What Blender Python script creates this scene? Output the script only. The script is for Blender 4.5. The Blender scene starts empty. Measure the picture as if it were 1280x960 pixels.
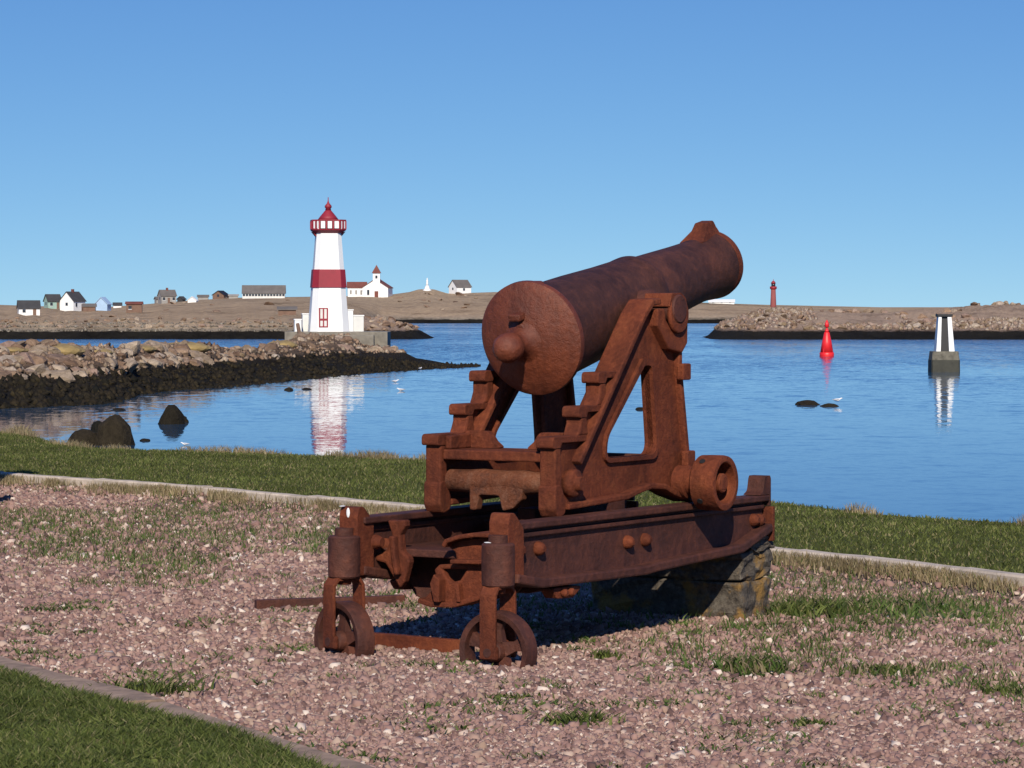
import bpy, bmesh, math, random
import numpy as np
from mathutils import Vector, Matrix, geometry as mgeo

random.seed(7); RNG = np.random.default_rng(11)
R = math.radians
sc = bpy.context.scene
COL = sc.collection

# ------------------------------------------------------------------ camera, sky, sun, exposure
FPX = 3800.0; YH = 385.0; CAMH = 1.65; SEA = -3.35
PITCH = math.atan((480 - YH) / FPX)
cam = bpy.data.cameras.new('camera'); camo = bpy.data.objects.new('camera', cam); COL.objects.link(camo)
cam.sensor_width = 36; cam.lens = FPX / 1280 * 36; cam.clip_start = .5; cam.clip_end = 60000
camo.location = (0, 0, CAMH); camo.rotation_euler = (R(90) - PITCH, 0, 0)
sc.camera = camo

SUN = Vector((.02, 1.55, -1.0))
w = bpy.data.worlds.new('World'); sc.world = w; w.use_nodes = True
nt = w.node_tree; nt.nodes.clear()
wo = nt.nodes.new('ShaderNodeOutputWorld'); wb = nt.nodes.new('ShaderNodeBackground')
sky = nt.nodes.new('ShaderNodeTexSky'); sky.sky_type = 'NISHITA'; sky.sun_disc = False
sky.sun_elevation = math.atan2(1.0, math.hypot(SUN.x, SUN.y)); sky.sun_rotation = R(180)
sky.altitude = 0; sky.air_density = 1.0; sky.dust_density = 0.0; sky.ozone_density = 6.0
tc = nt.nodes.new('ShaderNodeTexCoord'); mp = nt.nodes.new('ShaderNodeMapping'); nrm = nt.nodes.new('ShaderNodeVectorMath'); nrm.operation = 'NORMALIZE'
mp.inputs['Scale'].default_value = (1, 1, 1.6); mp.inputs['Location'].default_value = (0, 0, .088)
nt.links.new(tc.outputs['Generated'], mp.inputs['Vector']); nt.links.new(mp.outputs[0], nrm.inputs[0]); nt.links.new(nrm.outputs[0], sky.inputs['Vector'])
hs = nt.nodes.new('ShaderNodeHueSaturation'); hs.inputs['Saturation'].default_value = 1.0
nt.links.new(sky.outputs[0], hs.inputs['Color'])
sp = nt.nodes.new('ShaderNodeSeparateColor'); cb = nt.nodes.new('ShaderNodeCombineColor'); nt.links.new(hs.outputs[0], sp.inputs[0])
for i, (g_, k_) in enumerate(((1.2, 1.24), (1.0, 1.09), (.60, .985))):       # grade the clear-day sky per channel
    a_ = nt.nodes.new('ShaderNodeMath'); a_.operation = 'MULTIPLY'; a_.inputs[1].default_value = .085; nt.links.new(sp.outputs[i], a_.inputs[0])
    p_ = nt.nodes.new('ShaderNodeMath'); p_.operation = 'POWER'; p_.inputs[1].default_value = g_; nt.links.new(a_.outputs[0], p_.inputs[0])
    m_ = nt.nodes.new('ShaderNodeMath'); m_.operation = 'MULTIPLY'; m_.inputs[1].default_value = k_ * 10; nt.links.new(p_.outputs[0], m_.inputs[0]); nt.links.new(m_.outputs[0], cb.inputs[i])
nt.links.new(cb.outputs[0], wb.inputs[0]); nt.links.new(wb.outputs[0], wo.inputs[0])
wb.inputs[1].default_value = .1
sl = bpy.data.lights.new('sun', 'SUN'); slo = bpy.data.objects.new('sun', sl); COL.objects.link(slo)
sl.energy = 5.0; sl.angle = R(.53); sl.color = (1, .92, .78)
slo.rotation_euler = SUN.to_track_quat('-Z', 'Y').to_euler(); slo.location = (-5, -40, 60)
sc.view_settings.view_transform = 'Standard'; sc.view_settings.look = 'None'
sc.view_settings.exposure = 0.0; sc.view_settings.gamma = 1.0
sc.render.engine = 'CYCLES'

# ------------------------------------------------------------------ helpers
def at(px, d, z):                       # bearing, distance and height of a place
    return Vector(((px - 640) / FPX * d, d, z))
def yz(y, d):                           # height seen on image row y at distance d
    return CAMH - (y - YH) / FPX * d
def tag(o, label=None, cat=None, group=None, kind=None):
    if label: o['label'] = label
    if cat: o['category'] = cat
    if group: o['group'] = group
    if kind: o['kind'] = kind
    return o
def empty(name, loc=(0, 0, 0), rz=0, parent=None):
    o = bpy.data.objects.new(name, None); COL.objects.link(o); o.location = loc; o.rotation_euler = (0, 0, rz); o.empty_display_size = .1
    o.parent = parent; return o
def obj(name, me, mat=None, parent=None):
    if isinstance(me, bmesh.types.BMesh):
        bm = me; me = bpy.data.meshes.new(name); bm.normal_update(); bm.to_mesh(me); bm.free()
    if mat and not me.materials: me.materials.append(mat)
    o = bpy.data.objects.new(name, me); COL.objects.link(o); o.parent = parent; return o
def npmesh(name, V, F, mat, smooth=False):
    V = np.asarray(V, np.float32); F = np.asarray(F, np.int32)
    me = bpy.data.meshes.new(name); k = F.shape[1]
    me.vertices.add(len(V)); me.vertices.foreach_set('co', V.ravel())
    me.loops.add(F.size); me.loops.foreach_set('vertex_index', F.ravel())
    me.polygons.add(len(F)); me.polygons.foreach_set('loop_start', np.arange(0, F.size, k, dtype=np.int32))
    if smooth: me.polygons.foreach_set('use_smooth', np.ones(len(F), bool))
    me.materials.append(mat); me.update(calc_edges=True); me.validate(); return me
def bevel(o, wd=.006, seg=2, ang=35):
    m = o.modifiers.new('bevel', 'BEVEL'); m.width = wd; m.segments = seg; m.limit_method = 'ANGLE'; m.angle_limit = R(ang)
    for p in o.data.polygons: p.use_smooth = False
    return o
def copy_tree(o, parent=None):
    c = o.copy(); COL.objects.link(c); c.parent = parent
    for ch in list(o.children): copy_tree(ch, c)
    return c
# value noise in numpy
_T = np.random.default_rng(3).random((256, 256))
def vn(x, y):
    x = np.asarray(x, float); y = np.asarray(y, float)
    xi = np.floor(x).astype(int); yi = np.floor(y).astype(int); fx = x - xi; fy = y - yi
    fx = fx * fx * (3 - 2 * fx); fy = fy * fy * (3 - 2 * fy)
    a = _T[xi % 256, yi % 256]; b = _T[(xi + 1) % 256, yi % 256]; c = _T[xi % 256, (yi + 1) % 256]; d = _T[(xi + 1) % 256, (yi + 1) % 256]
    return (a * (1 - fx) + b * fx) * (1 - fy) + (c * (1 - fx) + d * fx) * fy
def fbm(x, y, n=4):
    s = 0; t = 0; a = 1.0
    for i in range(n):
        s = s + a * vn(x * 2 ** i + 17 * i, y * 2 ** i + 31 * i); t += a; a *= .5
    return s / t

# ------------------------------------------------------------------ materials
def newmat(name):
    m = bpy.data.materials.new(name); m.use_nodes = True; n = m.node_tree; b = n.nodes['Principled BSDF']; return m, n, b
def lk(n, a, b): n.links.new(a, b)
def noise(n, scale, detail=4, rough=.6, vec=None):
    t = n.nodes.new('ShaderNodeTexNoise'); t.inputs['Scale'].default_value = scale; t.inputs['Detail'].default_value = detail; t.inputs['Roughness'].default_value = rough
    if vec is not None: lk(n, vec, t.inputs['Vector'])
    return t
def ramp(n, fac, stops):
    r = n.nodes.new('ShaderNodeValToRGB'); el = r.color_ramp.elements
    while len(el) < len(stops): el.new(.5)
    for e, (p, c) in zip(el, stops): e.position = p; e.color = (*c, 1)
    lk(n, fac, r.inputs[0]); return r
def mixc(n, f, a, b):
    m = n.nodes.new('ShaderNodeMix'); m.data_type = 'RGBA'
    for s, v in ((m.inputs[0], f), (m.inputs[6], a), (m.inputs[7], b)):
        if hasattr(v, 'is_linked') or hasattr(v, 'links'): lk(n, v, s)
        elif isinstance(v, (int, float)): s.default_value = v
        else: s.default_value = (*v, 1)
    return m.outputs[2]
def bump(n, b, h, strength=.3, dist=.01, prev=None):
    k = n.nodes.new('ShaderNodeBump'); k.inputs['Strength'].default_value = strength; k.inputs['Distance'].default_value = dist
    lk(n, h, k.inputs['Height'])
    if prev is not None: lk(n, prev, k.inputs['Normal'])
    lk(n, k.outputs[0], b.inputs['Normal']); return k.outputs[0]
def coord(n, which='Object'):
    return n.nodes.new('ShaderNodeTexCoord').outputs[which]
def rust(name, c1, c2, c3, scale=6, rough=.78, spec=.25, streak=0):
    m, n, b = newmat(name); co = coord(n)
    t1 = noise(n, scale, 7, .68, co); t2 = noise(n, scale * 7, 6, .72, co)
    mpn = n.nodes.new('ShaderNodeMapping'); mpn.inputs['Scale'].default_value = (7, 7, 2.6); lk(n, co, mpn.inputs[0]); t5 = noise(n, 1, 4, .6, mpn.outputs[0]); t6 = noise(n, 2.1, 3, .5, co)
    r1 = ramp(n, t1.outputs[0], [(.30, c1), (.50, c2), (.70, c3)])
    r2 = ramp(n, t2.outputs[0], [(.34, tuple(x * .38 for x in c2)), (.50, c2), (.68, tuple(min(1, x * 1.6) for x in c3))])
    cc = mixc(n, .30, r1.outputs[0], r2.outputs[0])
    runs = ramp(n, t5.outputs[0], [(.36, (.45, .42, .42)), (.5, (1, 1, 1)), (.68, (1.15, 1.1, 1.0))]); blot = ramp(n, t6.outputs[0], [(.34, (.62, .60, .62)), (.52, (1, 1, 1)), (.68, (1.2, 1.22, 1.2))])
    for rr_ in (runs, blot):
        mq = n.nodes.new('ShaderNodeMix'); mq.data_type = 'RGBA'; mq.blend_type = 'MULTIPLY'; mq.inputs[0].default_value = .55; lk(n, cc, mq.inputs[6]); lk(n, rr_.outputs[0], mq.inputs[7]); cc = mq.outputs[2]
    lk(n, cc, b.inputs['Base Color'])
    b.inputs['Roughness'].default_value = rough; b.inputs['Specular IOR Level'].default_value = spec
    t3 = noise(n, 160, 3, .7, co); p = bump(n, b, t2.outputs[0], .8, .011); bump(n, b, t3.outputs[0], .6, .003, p)
    return m
def plain(name, c, rough=.7, var=.25, scale=2, bs=0):
    m, n, b = newmat(name); co = coord(n); t = noise(n, scale, 5, .65, co)
    r = ramp(n, t.outputs[0], [(.3, tuple(x * (1 - var) for x in c)), (.7, tuple(min(1, x * (1 + var)) for x in c))])
    lk(n, r.outputs[0], b.inputs['Base Color']); b.inputs['Roughness'].default_value = rough
    if bs: bump(n, b, t.outputs[0], .5, bs)
    return m
def island_random(n):
    return n.nodes.new('ShaderNodeNewGeometry').outputs['Random Per Island']
def leafmat(name, stops, trans=.35):
    m, n, b = newmat(name); g = island_random(n); co = coord(n)
    r = ramp(n, g, stops); big = noise(n, .9, 3, .6, co)
    hsv = n.nodes.new('ShaderNodeHueSaturation'); mr = n.nodes.new('ShaderNodeMapRange'); mr.inputs[1].default_value = .3; mr.inputs[2].default_value = .7; mr.inputs[3].default_value = .75; mr.inputs[4].default_value = 1.3
    lk(n, big.outputs[0], mr.inputs[0]); lk(n, mr.outputs[0], hsv.inputs['Value']); lk(n, r.outputs[0], hsv.inputs['Color'])
    lk(n, hsv.outputs[0], b.inputs['Base Color']); b.inputs['Roughness'].default_value = .6; b.inputs['Specular IOR Level'].default_value = .2
    tr = n.nodes.new('ShaderNodeBsdfTranslucent'); lk(n, hsv.outputs[0], tr.inputs[0]); mx = n.nodes.new('ShaderNodeMixShader'); mx.inputs[0].default_value = trans
    out = n.nodes['Material Output']; lk(n, b.outputs[0], mx.inputs[1]); lk(n, tr.outputs[0], mx.inputs[2]); lk(n, mx.outputs[0], out.inputs[0])
    return m

M = {}
M['rust'] = rust('rust_orange', (.075, .018, .0085), (.138, .032, .013), (.195, .054, .020))
M['rust_face'] = rust('rust_face', (.108, .025, .0105), (.145, .034, .014), (.18, .048, .020), 4, .55, .45)
M['rust_dark'] = rust('rust_dark', (.05, .019, .014), (.078, .026, .018), (.12, .038, .021), 3.5, .68, .3)
M['barrel'] = rust('rust_barrel', (.038, .0155, .011), (.058, .0215, .0145), (.10, .033, .018), 2.6, .62, .3)
M['flaky'] = rust('rust_flaky', (.06, .035, .03), (.16, .052, .024), (.22, .11, .07), 11, .85, .2)
M['white'] = plain('white_paint', (.80, .80, .79), .55, .04, .8)
M['offwhite'] = plain('weathered_white', (.66, .65, .62), .7, .12, .6)
M['red'] = plain('red_paint', (.27, .016, .03), .6, .12, 1)
M['buoy'] = plain('buoy_red', (.72, .018, .022), .45, .08, 1)
M['rooftile'] = plain('roof_rust_red', (.16, .05, .037), .85, .2, .5)
M['slate'] = plain('slate_roof', (.045, .044, .046), .9, .25, .5)
M['greyroof'] = plain('grey_roof', (.13, .115, .105), .9, .2, .4)
M['black'] = plain('black_paint', (.012, .012, .014), .6, .2, 1)
M['mint'] = plain('mint_paint', (.30, .43, .37), .7, .1, .5)
M['paleblue'] = plain('pale_blue_paint', (.36, .50, .68), .7, .08, .5)
M['greywall'] = plain('grey_shingle', (.30, .28, .26), .85, .15, .6)
M['brownwall'] = plain('brown_timber', (.17, .10, .07), .85, .2, .6)
M['darkglass'] = plain('dark_window', (.03, .035, .045), .2, .1, 1)
M['concrete'] = plain('concrete', (.20, .178, .145), .9, .3, 1.3, .02)
M['wetconc'] = plain('wet_weedy_concrete', (.035, .034, .024), .7, .4, 2, .03)
M['kerbc'] = plain('kerb_concrete', (.47, .39, .31), .95, .36, 5, .012)
M['kerbn'] = plain('kerb_concrete_worn', (.27, .185, .13), .95, .42, 9, .012)
M['feather'] = plain('gull_white', (.8, .8, .8), .7, .03, 3)
M['featherg'] = plain('gull_grey', (.35, .37, .40), .7, .05, 3)

# stone pedestal with lichen
m, n, b = newmat('lichen_stone'); co = coord(n)
t1 = noise(n, 5, 6, .65, co); t2 = noise(n, 4.5, 4, .6, co); t3 = noise(n, 28, 4, .7, co)
base = ramp(n, t3.outputs[0], [(.3, (.032, .025, .019)), (.5, (.078, .062, .047)), (.7, (.14, .118, .092))])
lich = ramp(n, t2.outputs[0], [(.50, (0, 0, 0)), (.60, (1, 1, 1))])
gm = n.nodes.new('ShaderNodeSeparateXYZ'); lk(n, co, gm.inputs[0])
lk(n, mixc(n, lich.outputs[0], base.outputs[0], (.22, .12, .028)), b.inputs['Base Color'])
b.inputs['Roughness'].default_value = .95; p = bump(n, b, t1.outputs[0], .9, .05); bump(n, b, t3.outputs[0], .8, .015, p)
M['lichen'] = m
# shore rock: pinkish granite
def rockmat(name, cols, ssc=1.0, bs=.15):
    m, n, b = newmat(name); co = coord(n)
    oi = n.nodes.new('ShaderNodeObjectInfo').outputs['Random']; gi = island_random(n)
    ad = n.nodes.new('ShaderNodeMath'); ad.operation = 'ADD'; lk(n, oi, ad.inputs[0]); lk(n, gi, ad.inputs[1])
    fr = n.nodes.new('ShaderNodeMath'); fr.operation = 'FRACT'; lk(n, ad.outputs[0], fr.inputs[0])
    r = ramp(n, fr.outputs[0], [(i / (len(cols) - 1), c) for i, c in enumerate(cols)])
    t = noise(n, ssc * 2.5, 6, .7, co); r2 = ramp(n, t.outputs[0], [(.3, (.55, .53, .5)), (.65, (1.15, 1.12, 1.1))])
    mm = n.nodes.new('ShaderNodeMix'); mm.data_type = 'RGBA'; mm.blend_type = 'MULTIPLY'; mm.inputs[0].default_value = 1
    lk(n, r.outputs[0], mm.inputs[6]); lk(n, r2.outputs[0], mm.inputs[7]); lk(n, mm.outputs[2], b.inputs['Base Color'])
    b.inputs['Roughness'].default_value = .9; b.inputs['Specular IOR Level'].default_value = .15; bump(n, b, t.outputs[0], .8, bs); return m
M['boulder'] = rockmat('granite_boulder', [(.14, .09, .062), (.26, .175, .12), (.33, .23, .16), (.17, .115, .08), (.44, .355, .27), (.24, .18, .125)])
M['paleboulder'] = rockmat('pale_boulder', [(.24, .175, .13), (.32, .22, .175), (.42, .35, .28), (.20, .14, .11), (.26, .19, .12), (.46, .39, .32)])
M['weedrock'] = rockmat('seaweed_rock', [(.012, .012, .009), (.034, .026, .015), (.018, .015, .010), (.046, .036, .018)], 1.5, .2)

def zoned(name, zones, scale=.06, bs=.3, zn=1.2):
    """ground coloured by real bands of seaweed, rock and dry turf with ragged borders"""
    m, n, b = newmat(name); g = n.nodes.new('ShaderNodeNewGeometry'); s = n.nodes.new('ShaderNodeSeparateXYZ'); lk(n, g.outputs['Position'], s.inputs[0])
    nz = noise(n, scale * 4, 6, .65, g.outputs['Position']); a = n.nodes.new('ShaderNodeMath'); a.operation = 'MULTIPLY_ADD'
    lk(n, nz.outputs[0], a.inputs[0]); a.inputs[1].default_value = zn; lk(n, s.outputs[2], a.inputs[2])
    mr = n.nodes.new('ShaderNodeMapRange'); mr.inputs[1].default_value = SEA + zn / 2 - .5; mr.inputs[2].default_value = SEA + zn / 2 + 9.5; lk(n, a.outputs[0], mr.inputs[0])
    r = ramp(n, mr.outputs[0], zones)
    t2 = noise(n, scale * 16, 6, .7, g.outputs['Position']); t4 = noise(n, scale * 1.1, 8, .72, g.outputs['Position'])
    r2 = n.nodes.new('ShaderNodeMix'); r2.data_type = 'RGBA'; r2.blend_type = 'MULTIPLY'; r2.inputs[0].default_value = 1
    lk(n, ramp(n, t2.outputs[0], [(.3, (.62, .6, .57)), (.68, (1.25, 1.23, 1.2))]).outputs[0], r2.inputs[6]); lk(n, ramp(n, t4.outputs[0], [(.36, (.55, .52, .46)), (.47, (.95, .93, .9)), (.6, (1.15, 1.12, 1.05))]).outputs[0], r2.inputs[7])
    mm = n.nodes.new('ShaderNodeMix'); mm.data_type = 'RGBA'; mm.blend_type = 'MULTIPLY'; mm.inputs[0].default_value = 1
    lk(n, r.outputs[0], mm.inputs[6]); lk(n, r2.outputs[2], mm.inputs[7]); lk(n, mm.outputs[2], b.inputs['Base Color'])
    b.inputs['Roughness'].default_value = .95; b.inputs['Specular IOR Level'].default_value = .08; bump(n, b, t2.outputs[0], .9, bs); return m
M['island'] = zoned('dry_turf_island', [(.05, (.014, .013, .010)), (.165, (.018, .016, .012)), (.18, (.24, .21, .17)), (.24, (.38, .30, .22)), (.36, (.40, .30, .205)), (.8, (.37, .285, .20))], .05, .6, .8)
M['jetty'] = zoned('jetty_slope', [(.05, (.030, .026, .014)), (.10, (.016, .014, .010)), (.16, (.026, .021, .014)), (.19, (.09, .068, .050)), (.26, (.20, .14, .10)), (.36, (.26, .19, .09)), (.8, (.25, .19, .10))], .2, .3, .7)
M['breakwater'] = zoned('breakwater_slope', [(.05, (.014, .013, .010)), (.17, (.018, .016, .012)), (.20, (.28, .21, .17)), (.36, (.38, .285, .22)), (.6, (.36, .27, .20)), (.8, (.32, .215, .125))], .1, .4, .8)

# water
m, n, b = newmat('sea_water'); g = n.nodes.new('ShaderNodeNewGeometry').outputs['Position']
b.inputs['Base Color'].default_value = (.010, .062, .135, 1); b.inputs['Roughness'].default_value = .03; b.inputs['IOR'].default_value = 1.333
pm = n.nodes.new('ShaderNodeMapping'); pm.inputs['Scale'].default_value = (.018, .012, 1); lk(n, g, pm.inputs[0])
patch = noise(n, 1, 5, .6, pm.outputs[0]); pr = n.nodes.new('ShaderNodeMapRange'); pr.inputs[1].default_value = .40; pr.inputs[2].default_value = .62; pr.inputs[3].default_value = .3; pr.inputs[4].default_value = 1.1
lk(n, patch.outputs[0], pr.inputs[0])
# sheltered cove near the shore, breezy water out in the channel
sx = n.nodes.new('ShaderNodeSeparateXYZ'); lk(n, g, sx.inputs[0]); mv = n.nodes.new('ShaderNodeMapRange'); mv.inputs[1].default_value = 130; mv.inputs[2].default_value = 430; mv.inputs[3].default_value = .085; mv.inputs[4].default_value = 1.3
lk(n, sx.outputs[1], mv.inputs[0]); ml = n.nodes.new('ShaderNodeMath'); ml.operation = 'MULTIPLY'; lk(n, pr.outputs[0], ml.inputs[0]); lk(n, mv.outputs[0], ml.inputs[1])
w1 = noise(n, .5, 3, .55, g); w2 = noise(n, 3.0, 2, .6, g)
def vm(op, a, c=None):
    q = n.nodes.new('ShaderNodeVectorMath'); q.operation = op; lk(n, a, q.inputs[0])
    if isinstance(c, tuple): q.inputs[1].default_value = c
    elif c is not None: lk(n, c, q.inputs[3] if op == 'SCALE' else q.inputs[1])
    return q.outputs[0]
s1 = vm('SUBTRACT', w1.outputs['Color'], (.5, .5, .5)); s2 = vm('SUBTRACT', w2.outputs['Color'], (.5, .5, .5))
s12 = vm('ADD', vm('MULTIPLY', s1, (.5, .8, 0)), vm('MULTIPLY', s2, (.3, .45, 0)))
s12 = vm('ADD', vm('MULTIPLY', vm('ABSOLUTE', s12), (0, -1, 0)), vm('MULTIPLY', s12, (1, .12, 0)))      # wavelets lean shoreward
nrml = vm('NORMALIZE', vm('ADD', vm('SCALE', s12, ml.outputs[0]), (0, 0, 1)))
lk(n, nrml, b.inputs['Normal']); M['water'] = m

# near ground: gravelly earth
m, n, b = newmat('gravel_earth'); co = n.nodes.new('ShaderNodeNewGeometry').outputs['Position']
v = n.nodes.new('ShaderNodeTexVoronoi'); v.inputs['Scale'].default_value = 42; lk(n, co, v.inputs['Vector'])
rc = ramp(n, v.outputs['Distance'], [(.0, (.33, .21, .17)), (.45, (.22, .14, .11)), (.7, (.10, .068, .052))])
t = noise(n, 1.3, 5, .6, co); lk(n, mixc(n, .5, rc.outputs[0], ramp(n, t.outputs[0], [(.35, (.14, .10, .075)), (.65, (.24, .16, .13))]).outputs[0]), b.inputs['Base Color'])
b.inputs['Roughness'].default_value = .95; bump(n, b, v.outputs['Distance'], .6, .02); M['gravel_earth'] = m
m, n, b = newmat('turf'); co = n.nodes.new('ShaderNodeNewGeometry').outputs['Position']
t = noise(n, 1.6, 6, .65, co); t2 = noise(n, 30, 4, .7, co)
lk(n, mixc(n, .5, ramp(n, t.outputs[0], [(.3, (.055, .066, .018)), (.55, (.085, .095, .028)), (.75, (.14, .125, .05))]).outputs[0], ramp(n, t2.outputs[0], [(.3, (.045, .052, .014)), (.7, (.10, .105, .035))]).outputs[0]), b.inputs['Base Color']); b.inputs['Specular IOR Level'].default_value = .05
b.inputs['Roughness'].default_value = .95; bump(n, b, t2.outputs[0], .8, .03); M['turf'] = m
m, n, b = newmat('gravel_stone'); g = island_random(n)
r = ramp(n, g, [(0, (.09, .048, .04)), (.15, (.19, .105, .086)), (.35, (.31, .185, .15)), (.52, (.22, .122, .103)), (.7, (.37, .235, .188)), (.85, (.28, .185, .135)), (.95, (.48, .35, .275)), (1, (.66, .56, .47))])
lk(n, r.outputs[0], b.inputs['Base Color']); b.inputs['Roughness'].default_value = .9; M['gravel'] = m
M['lawn'] = leafmat('lawn_blades', [(0, (.06, .072, .018)), (.45, (.105, .128, .030)), (.8, (.15, .165, .044)), (.92, (.20, .18, .075)), (1, (.30, .24, .13))], .3)
M['lawn2'] = leafmat('near_lawn_blades', [(0, (.045, .060, .016)), (.5, (.095, .122, .028)), (.82, (.16, .19, .045)), (.93, (.20, .19, .075)), (1, (.30, .25, .13))], .35)
M['weed'] = leafmat('weed_leaves', [(0, (.055, .095, .02)), (.45, (.09, .14, .03)), (.68, (.14, .16, .05)), (.78, (.20, .16, .085)), (1, (.34, .26, .17))], .3)
M['dead'] = leafmat('dead_grass', [(0, (.18, .14, .07)), (.5, (.30, .23, .13)), (.85, (.38, .30, .18)), (1, (.10, .12, .03))], .3)

# ------------------------------------------------------------------ setting: sea, ground, kerbs
XS = 30000
me = npmesh('sea', [(-XS, -400, SEA), (XS, -400, SEA), (XS, 45000, SEA), (-XS, 45000, SEA)], [(0, 1, 2, 3)], M['water'])
tag(obj('sea', me), kind='structure')

BANK = [(-40, 70), (-12, 44.5), (-6.4, 38.4), (-6.06, 37.74), (-5.26, 35.04), (-4.78, 34.23), (-2.93, 32.7), (-.82, 31.3), (.45, 28.71), (1.14, 27.0), (2.07, 24.52), (2.8, 23.07), (3.75, 22.2), (9, 14), (40, -25)]
KF = [(-30, 61), (-4.73, 28.07), (-2.51, 25.70), (-.61, 23.14), (1.63, 19.35), (2.32, 18.31), (2.91, 17.23), (12, 2.5)]      # top of the far kerb
KN_T = [(-9, 25), (-2.362, 13.99), (-1.968, 13.293), (-1.54, 12.66), (-1.181, 11.99), (-.872, 11.388), (-.572, 10.823), (.6, 8.6)]
KN_B = [(-9.15, 24.4), (-2.284, 13.527), (-1.999, 12.928), (-1.689, 12.43), (-1.385, 11.92), (-1.085, 11.516), (-.828, 10.959), (-.763, 10.747), (.38, 8.5)]
def ly(pl, x):
    return np.interp(x, [p[0] for p in pl], [p[1] for p in pl])
def lawn_z(x, y):
    d = ly(BANK, x) - y                                   # metres in front of the brink
    e = np.clip(-d, 0, 8)
    return .10 - .08 * np.clip((2.0 - d) / 4, 0, 1) ** 2 - e * .55 + .05 * (fbm(x * .5, y * .5) - .5) * np.clip(d + .5, 0, 1)
xs = np.concatenate([np.linspace(-60, -9, 12), np.arange(-8.5, 7, .25), np.linspace(8, 60, 12)])
rows = np.concatenate([np.linspace(0, 1, 44), np.linspace(1.02, 1.6, 30)])
V = []; 
for x in xs:
    y0 = float(ly(KF, x)) + .05; y1 = float(ly(BANK, x))
    for t in rows:
        y = y0 + (y1 - y0) * t if t <= 1 else y1 + (t - 1) * 13
        V.append((x, y, float(lawn_z(x, y))))
nr = len(rows)
F = [(i * nr + j, (i + 1) * nr + j, (i + 1) * nr + j + 1, i * nr + j + 1) for i in range(len(xs) - 1) for j in range(nr - 1)]
tag(obj('bank_lawn', npmesh('bank_lawn', V, F, M['turf'], True)), kind='structure')
# gravel ground: one sheet
def qdist(x, y):                         # metres on the gravel side of the far kerb
    return (ly(KF, x) - y) * .575
def gravel_z(x, y):
    q = qdist(np.asarray(x), np.asarray(y))
    return .035 * (fbm(np.asarray(x) * .8 + 9, np.asarray(y) * .8) - .5) + .075 * np.clip(1 - q / .22, 0, 1)
xs = np.concatenate([np.linspace(-60, -9, 12), np.arange(-8.5, 7, .3), np.linspace(8, 60, 12)])
V = []; nr = 90
for x in xs:
    y1 = float(ly(KF, x)) + .02; y0 = -30.0
    for j in range(nr):
        y = y0 + (y1 - y0) * (j / (nr - 1)) ** .6
        V.append((x, y, float(gravel_z(x, y)) - .012))
F = [(i * nr + j, (i + 1) * nr + j, (i + 1) * nr + j + 1, i * nr + j + 1) for i in range(len(xs) - 1) for j in range(nr - 1)]
tag(obj('ground', npmesh('ground', V, F, M['gravel_earth'], True)), kind='structure')
# near lawn: strip left of the near kerb
V = []; xs2 = np.linspace(-14, 3, 60); nr = 20
for x in xs2:
    y1 = float(ly(KN_B, x)); 
    for j in range(nr):
        y = -25 + (y1 + 25) * (j / (nr - 1)) ** .5
        V.append((x, y, .03 + .02 * (float(fbm(x * 2, y * 2)) - .5)))
F = [(i * nr + j, (i + 1) * nr + j, (i + 1) * nr + j + 1, i * nr + j + 1) for i in range(len(xs2) - 1) for j in range(nr - 1)]
tag(obj('near_lawn', npmesh('near_lawn', V, F, M['turf'], True)), kind='structure')

def kerb_run(name, pts, wd, z0, z1, mat, seglen, side):
    """kerb stones laid end to end along a line, each its own piece"""
    root = empty(name); tag(root, kind='structure')
    P = [Vector((p[0], p[1], 0)) for p in pts]
    # resample
    L = [0]
    for a, c in zip(P, P[1:]): L.append(L[-1] + (c - a).length)
    def pos(s):
        for i in range(len(P) - 1):
            if s <= L[i + 1] or i == len(P) - 2:
                return P[i].lerp(P[i + 1], (s - L[i]) / (L[i + 1] - L[i]))
    s = 0.0; rr = random.Random(5)
    while s < L[-1] - .1:
        e = min(s + seglen, L[-1]); a = pos(s); c = pos(e - .012); d = (c - a).normalized(); nn = Vector((-d.y, d.x, 0)) * side
        bm = bmesh.new(); dz = rr.uniform(-.008, .008); k = 8; ringv = []
        for i in range(k + 1):
            q = pos(s + (e - .012 - s) * i / k); wv = wd * (1 + .06 * math.sin(i * 2.3 + s)); j = rr.uniform(-.006, .006)
            ringv.append([bm.verts.new((q + nn * o_) + Vector((0, 0, zz))) for o_, zz in ((0 + j, z0), (0 + j, z1 + dz - .012), (.014 + j, z1 + dz), (wv - .014, z1 + dz + j * .5), (wv, z1 + dz - .012), (wv, z0))])
        for u_, v_ in zip(ringv, ringv[1:]):
            for q in range(5): bm.faces.new((u_[q], v_[q], v_[q + 1], u_[q + 1]))
        bm.faces.new(ringv[0]); bm.faces.new(list(reversed(ringv[-1])))
        bmesh.ops.recalc_face_normals(bm, faces=bm.faces)
        obj('kerb_stone', bm, mat, root); s = e
    return root
kerb_run('lawn_kerb', KF[1:-1] if False else [(-9.7, 34.5)] + KF[1:-1] + [(6.5, 11.4)], .12, -.1, .128, M['kerbc'], 1.6, 1)
kerb_run('path_kerb', KN_T, .25, -.1, .045, M['kerbn'], 2.1, -1)

# ------------------------------------------------------------------ far land
def polar(name, pxs, prof, mat, ncol):
    """prof(px) -> list of (distance, height); real ground laid out on bearings"""
    V = []; rowsn = None
    for px in pxs:
        p = prof(px); rowsn = len(p)
        for d, z in p:
            V.append(((px - 640) / FPX * d, d, z))
    F = [(i * rowsn + j, (i + 1) * rowsn + j, (i + 1) * rowsn + j + 1, i * rowsn + j + 1) for i in range(len(pxs) - 1) for j in range(rowsn - 1)]
    return obj(name, npmesh(name, V, F, mat, True))
def itp(tab, x): return float(np.interp(x, [t[0] for t in tab], [t[1] for t in tab]))

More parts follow.
